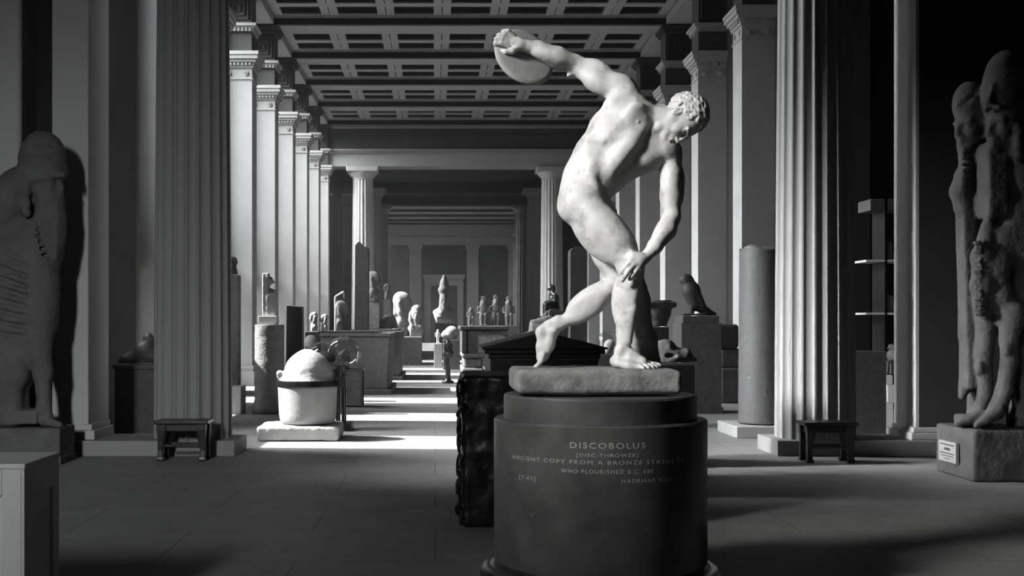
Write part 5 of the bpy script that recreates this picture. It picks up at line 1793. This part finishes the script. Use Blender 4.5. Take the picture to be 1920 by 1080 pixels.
# broken column shaft on a square plinth
D_ = 13.45
cx = X(1428, D_)
o = MB().box(X(1367, 13.4), X(1500, 13.4), 13.06, 13.95, 0, .13).build('square_plinth', M['plinthpaint'], None, bevel=.008); solo(o, 'low square plinth under the broken column stump', 'plinth')
s = SDF((cx - .34, D_ - .34, .10), (cx + .34, D_ + .34, 2.30), .014)
s.chain([(cx, D_, .0), (cx, D_, 2.5)], [.262, .248], 0)
s.F[:, :, :3] = 1
xx, yy = np.meshgrid(s.ax[0], s.ax[1], indexing='ij')
hh = 2.13 + .03 * np.sin(xx * 17) * np.cos(yy * 13) - .02 * np.sin(yy * 29 + xx * 11)
zz3 = s.ax[2][None, None, :]
s.F = np.maximum(s.F, (zz3 - hh[:, :, None]).astype('f'))
rg = random.Random(8)
for i in range(34):
    a = rg.uniform(math.pi, 2 * math.pi); z = rg.choice([rg.uniform(1.5, 2.1), rg.uniform(.2, 2.1)])
    s.ell((cx + .262 * math.cos(a), D_ + .262 * math.sin(a), z), (rg.uniform(.008, .02), rg.uniform(.008, .02), rg.uniform(.012, .04)), k=.006, op='s')
s.rough(.003, 12, seed=58)
o = s.build('column_stump', M['porph'], None); solo(o, 'broken dark smooth column stump beside the right fluted column', 'column')

# right side room: dark slab, stacked boxes, shelves
D_ = 12.6
o = MB().box(X(1601, D_), X(1662, D_), D_, D_ + .3, 0, Z(659, D_)).build('speckled_slab', M['dark'], None, bevel=.006); solo(o, 'tall dark speckled slab between the right stool and the pale pier', 'slab')
D_ = 13.3
def bxs(label, pa, pb, ya, yb, m, g=None):
    o = MB().box(X(pa, D_), X(pb, D_), D_, D_ + .34, Z(yb, D_), Z(ya, D_) - .002).build('stacked_box', m, None, bevel=.004)
    return solo(o, label, 'box', g)
bxs('bottom pale box of the stack seen left of the pale pier', 1661, 1675, 755, 800, M['white'], 'stacked pale boxes')
bxs('middle pale box of the stack seen left of the pale pier', 1665, 1677, 721, 755, M['white'], 'stacked pale boxes')
bxs('top white box of the stack seen left of the pale pier', 1660, 1674, 703, 721, M['white'], 'stacked pale boxes')
bxs('hidden lower box carrying the pale stack beside the pier', 1659, 1678, 800, VPY + CAM_Z * FPX / D_, M['plinthpaint'], 'stacked pale boxes')
seated('small_seated_figure', 'small grey seated figure on top of the stacked pale boxes', 1669, 638, 702.8, D_ + .12, M['mid'], face=-1, seed=60)
t = thing('shelf_unit', 'dark shelf unit with two thin pale shelves poking out left of the pale pier', 'shelves', (X(1690, D_), D_ + .5, 0))
xs_a, xs_b = X(1648, D_), X(1760, D_)
MB().box(xs_a + .22, xs_a + .25, D_ + .4, D_ + .8, 0, Z(366, D_)).box(xs_b - .03, xs_b, D_ + .4, D_ + .8, 0, Z(366, D_)).build('uprights', M['wood'], t)
MB().box(X(1656, D_), xs_b, D_ + .4, D_ + .8, Z(388, D_), Z(366, D_)).build('top_box', M['dark2'], t, bevel=.01)
for i, (y_, lab) in enumerate(((487, 'upper'), (586, 'lower'))):
    zz = Z(y_, D_ + .4)
    MB().box(xs_a, xs_b, D_ + .4, D_ + .8, zz - .025, zz).build('shelf', M['white'], t, bevel=.003, label='thin pale shelf')
    x0 = X(1658 if i == 0 else 1657, D_ + .5)
    t_ = .09 if i == 0 else .11
    hh = (487 - 452) / FPX * D_ if i == 0 else (586 - 553) / FPX * D_
    o = MB().lathe([(t_ * .45, 0), (t_ * .5, .01), (t_ * .5, hh * .85), (t_ * .4, hh)], (x0 + t_ / 2, D_ + .5, zz + .002), 20).build('small_jar', M['white'], None, smooth=True); solo(o, 'wider pale jar on the %s shelf left of the pier' % lab, 'jar', 'jars on the pale shelves')
    o = MB().lathe([(t_ * .3, 0), (t_ * .4, .02), (t_ * .35, hh * .9)], (x0 + t_ * 1.5, D_ + .5, zz + .002), 20).build('small_jar', M['light'], None, smooth=True); solo(o, 'narrower jar on the %s shelf left of the pier' % lab, 'jar', 'jars on the pale shelves')

# low wall monument between the left pier and the left fluted column
D_ = 13.15
plinth('low_tomb', 'low dark tomb chest in shadow left of the left fluted column', 'tomb', X(215, D_), X(300, D_), D_, D_ + .45, Z(684, D_), M['dark'], cap=.05)
C_ = Q(D_ + .2)
s = SDF(C_(215, 692) - np.array((0, .25, 0)), C_(306, 615) + np.array((0, .25, 0)), .014)
s.mus(C_(222, 678), C_(292, 672), .10, .12, k=.04)
s.ell(C_(272, 660), (.13, .12, .14), k=.04)
s.ell(C_(278, 638), (.07, .07, .09), k=.03)
s.ell(C_(288, 668), (.07, .09, .12), k=.03)
s.F[:, :, :max(1, int((Z(684, D_) + .012 - s.lo[2]) / .014) + 1)] = 1
s.rough(.012, 9, seed=71)
o = s.build('reclining_figure', M['dark'], None); solo(o, 'shadowy reclining figure on the low tomb chest at left', 'statue')
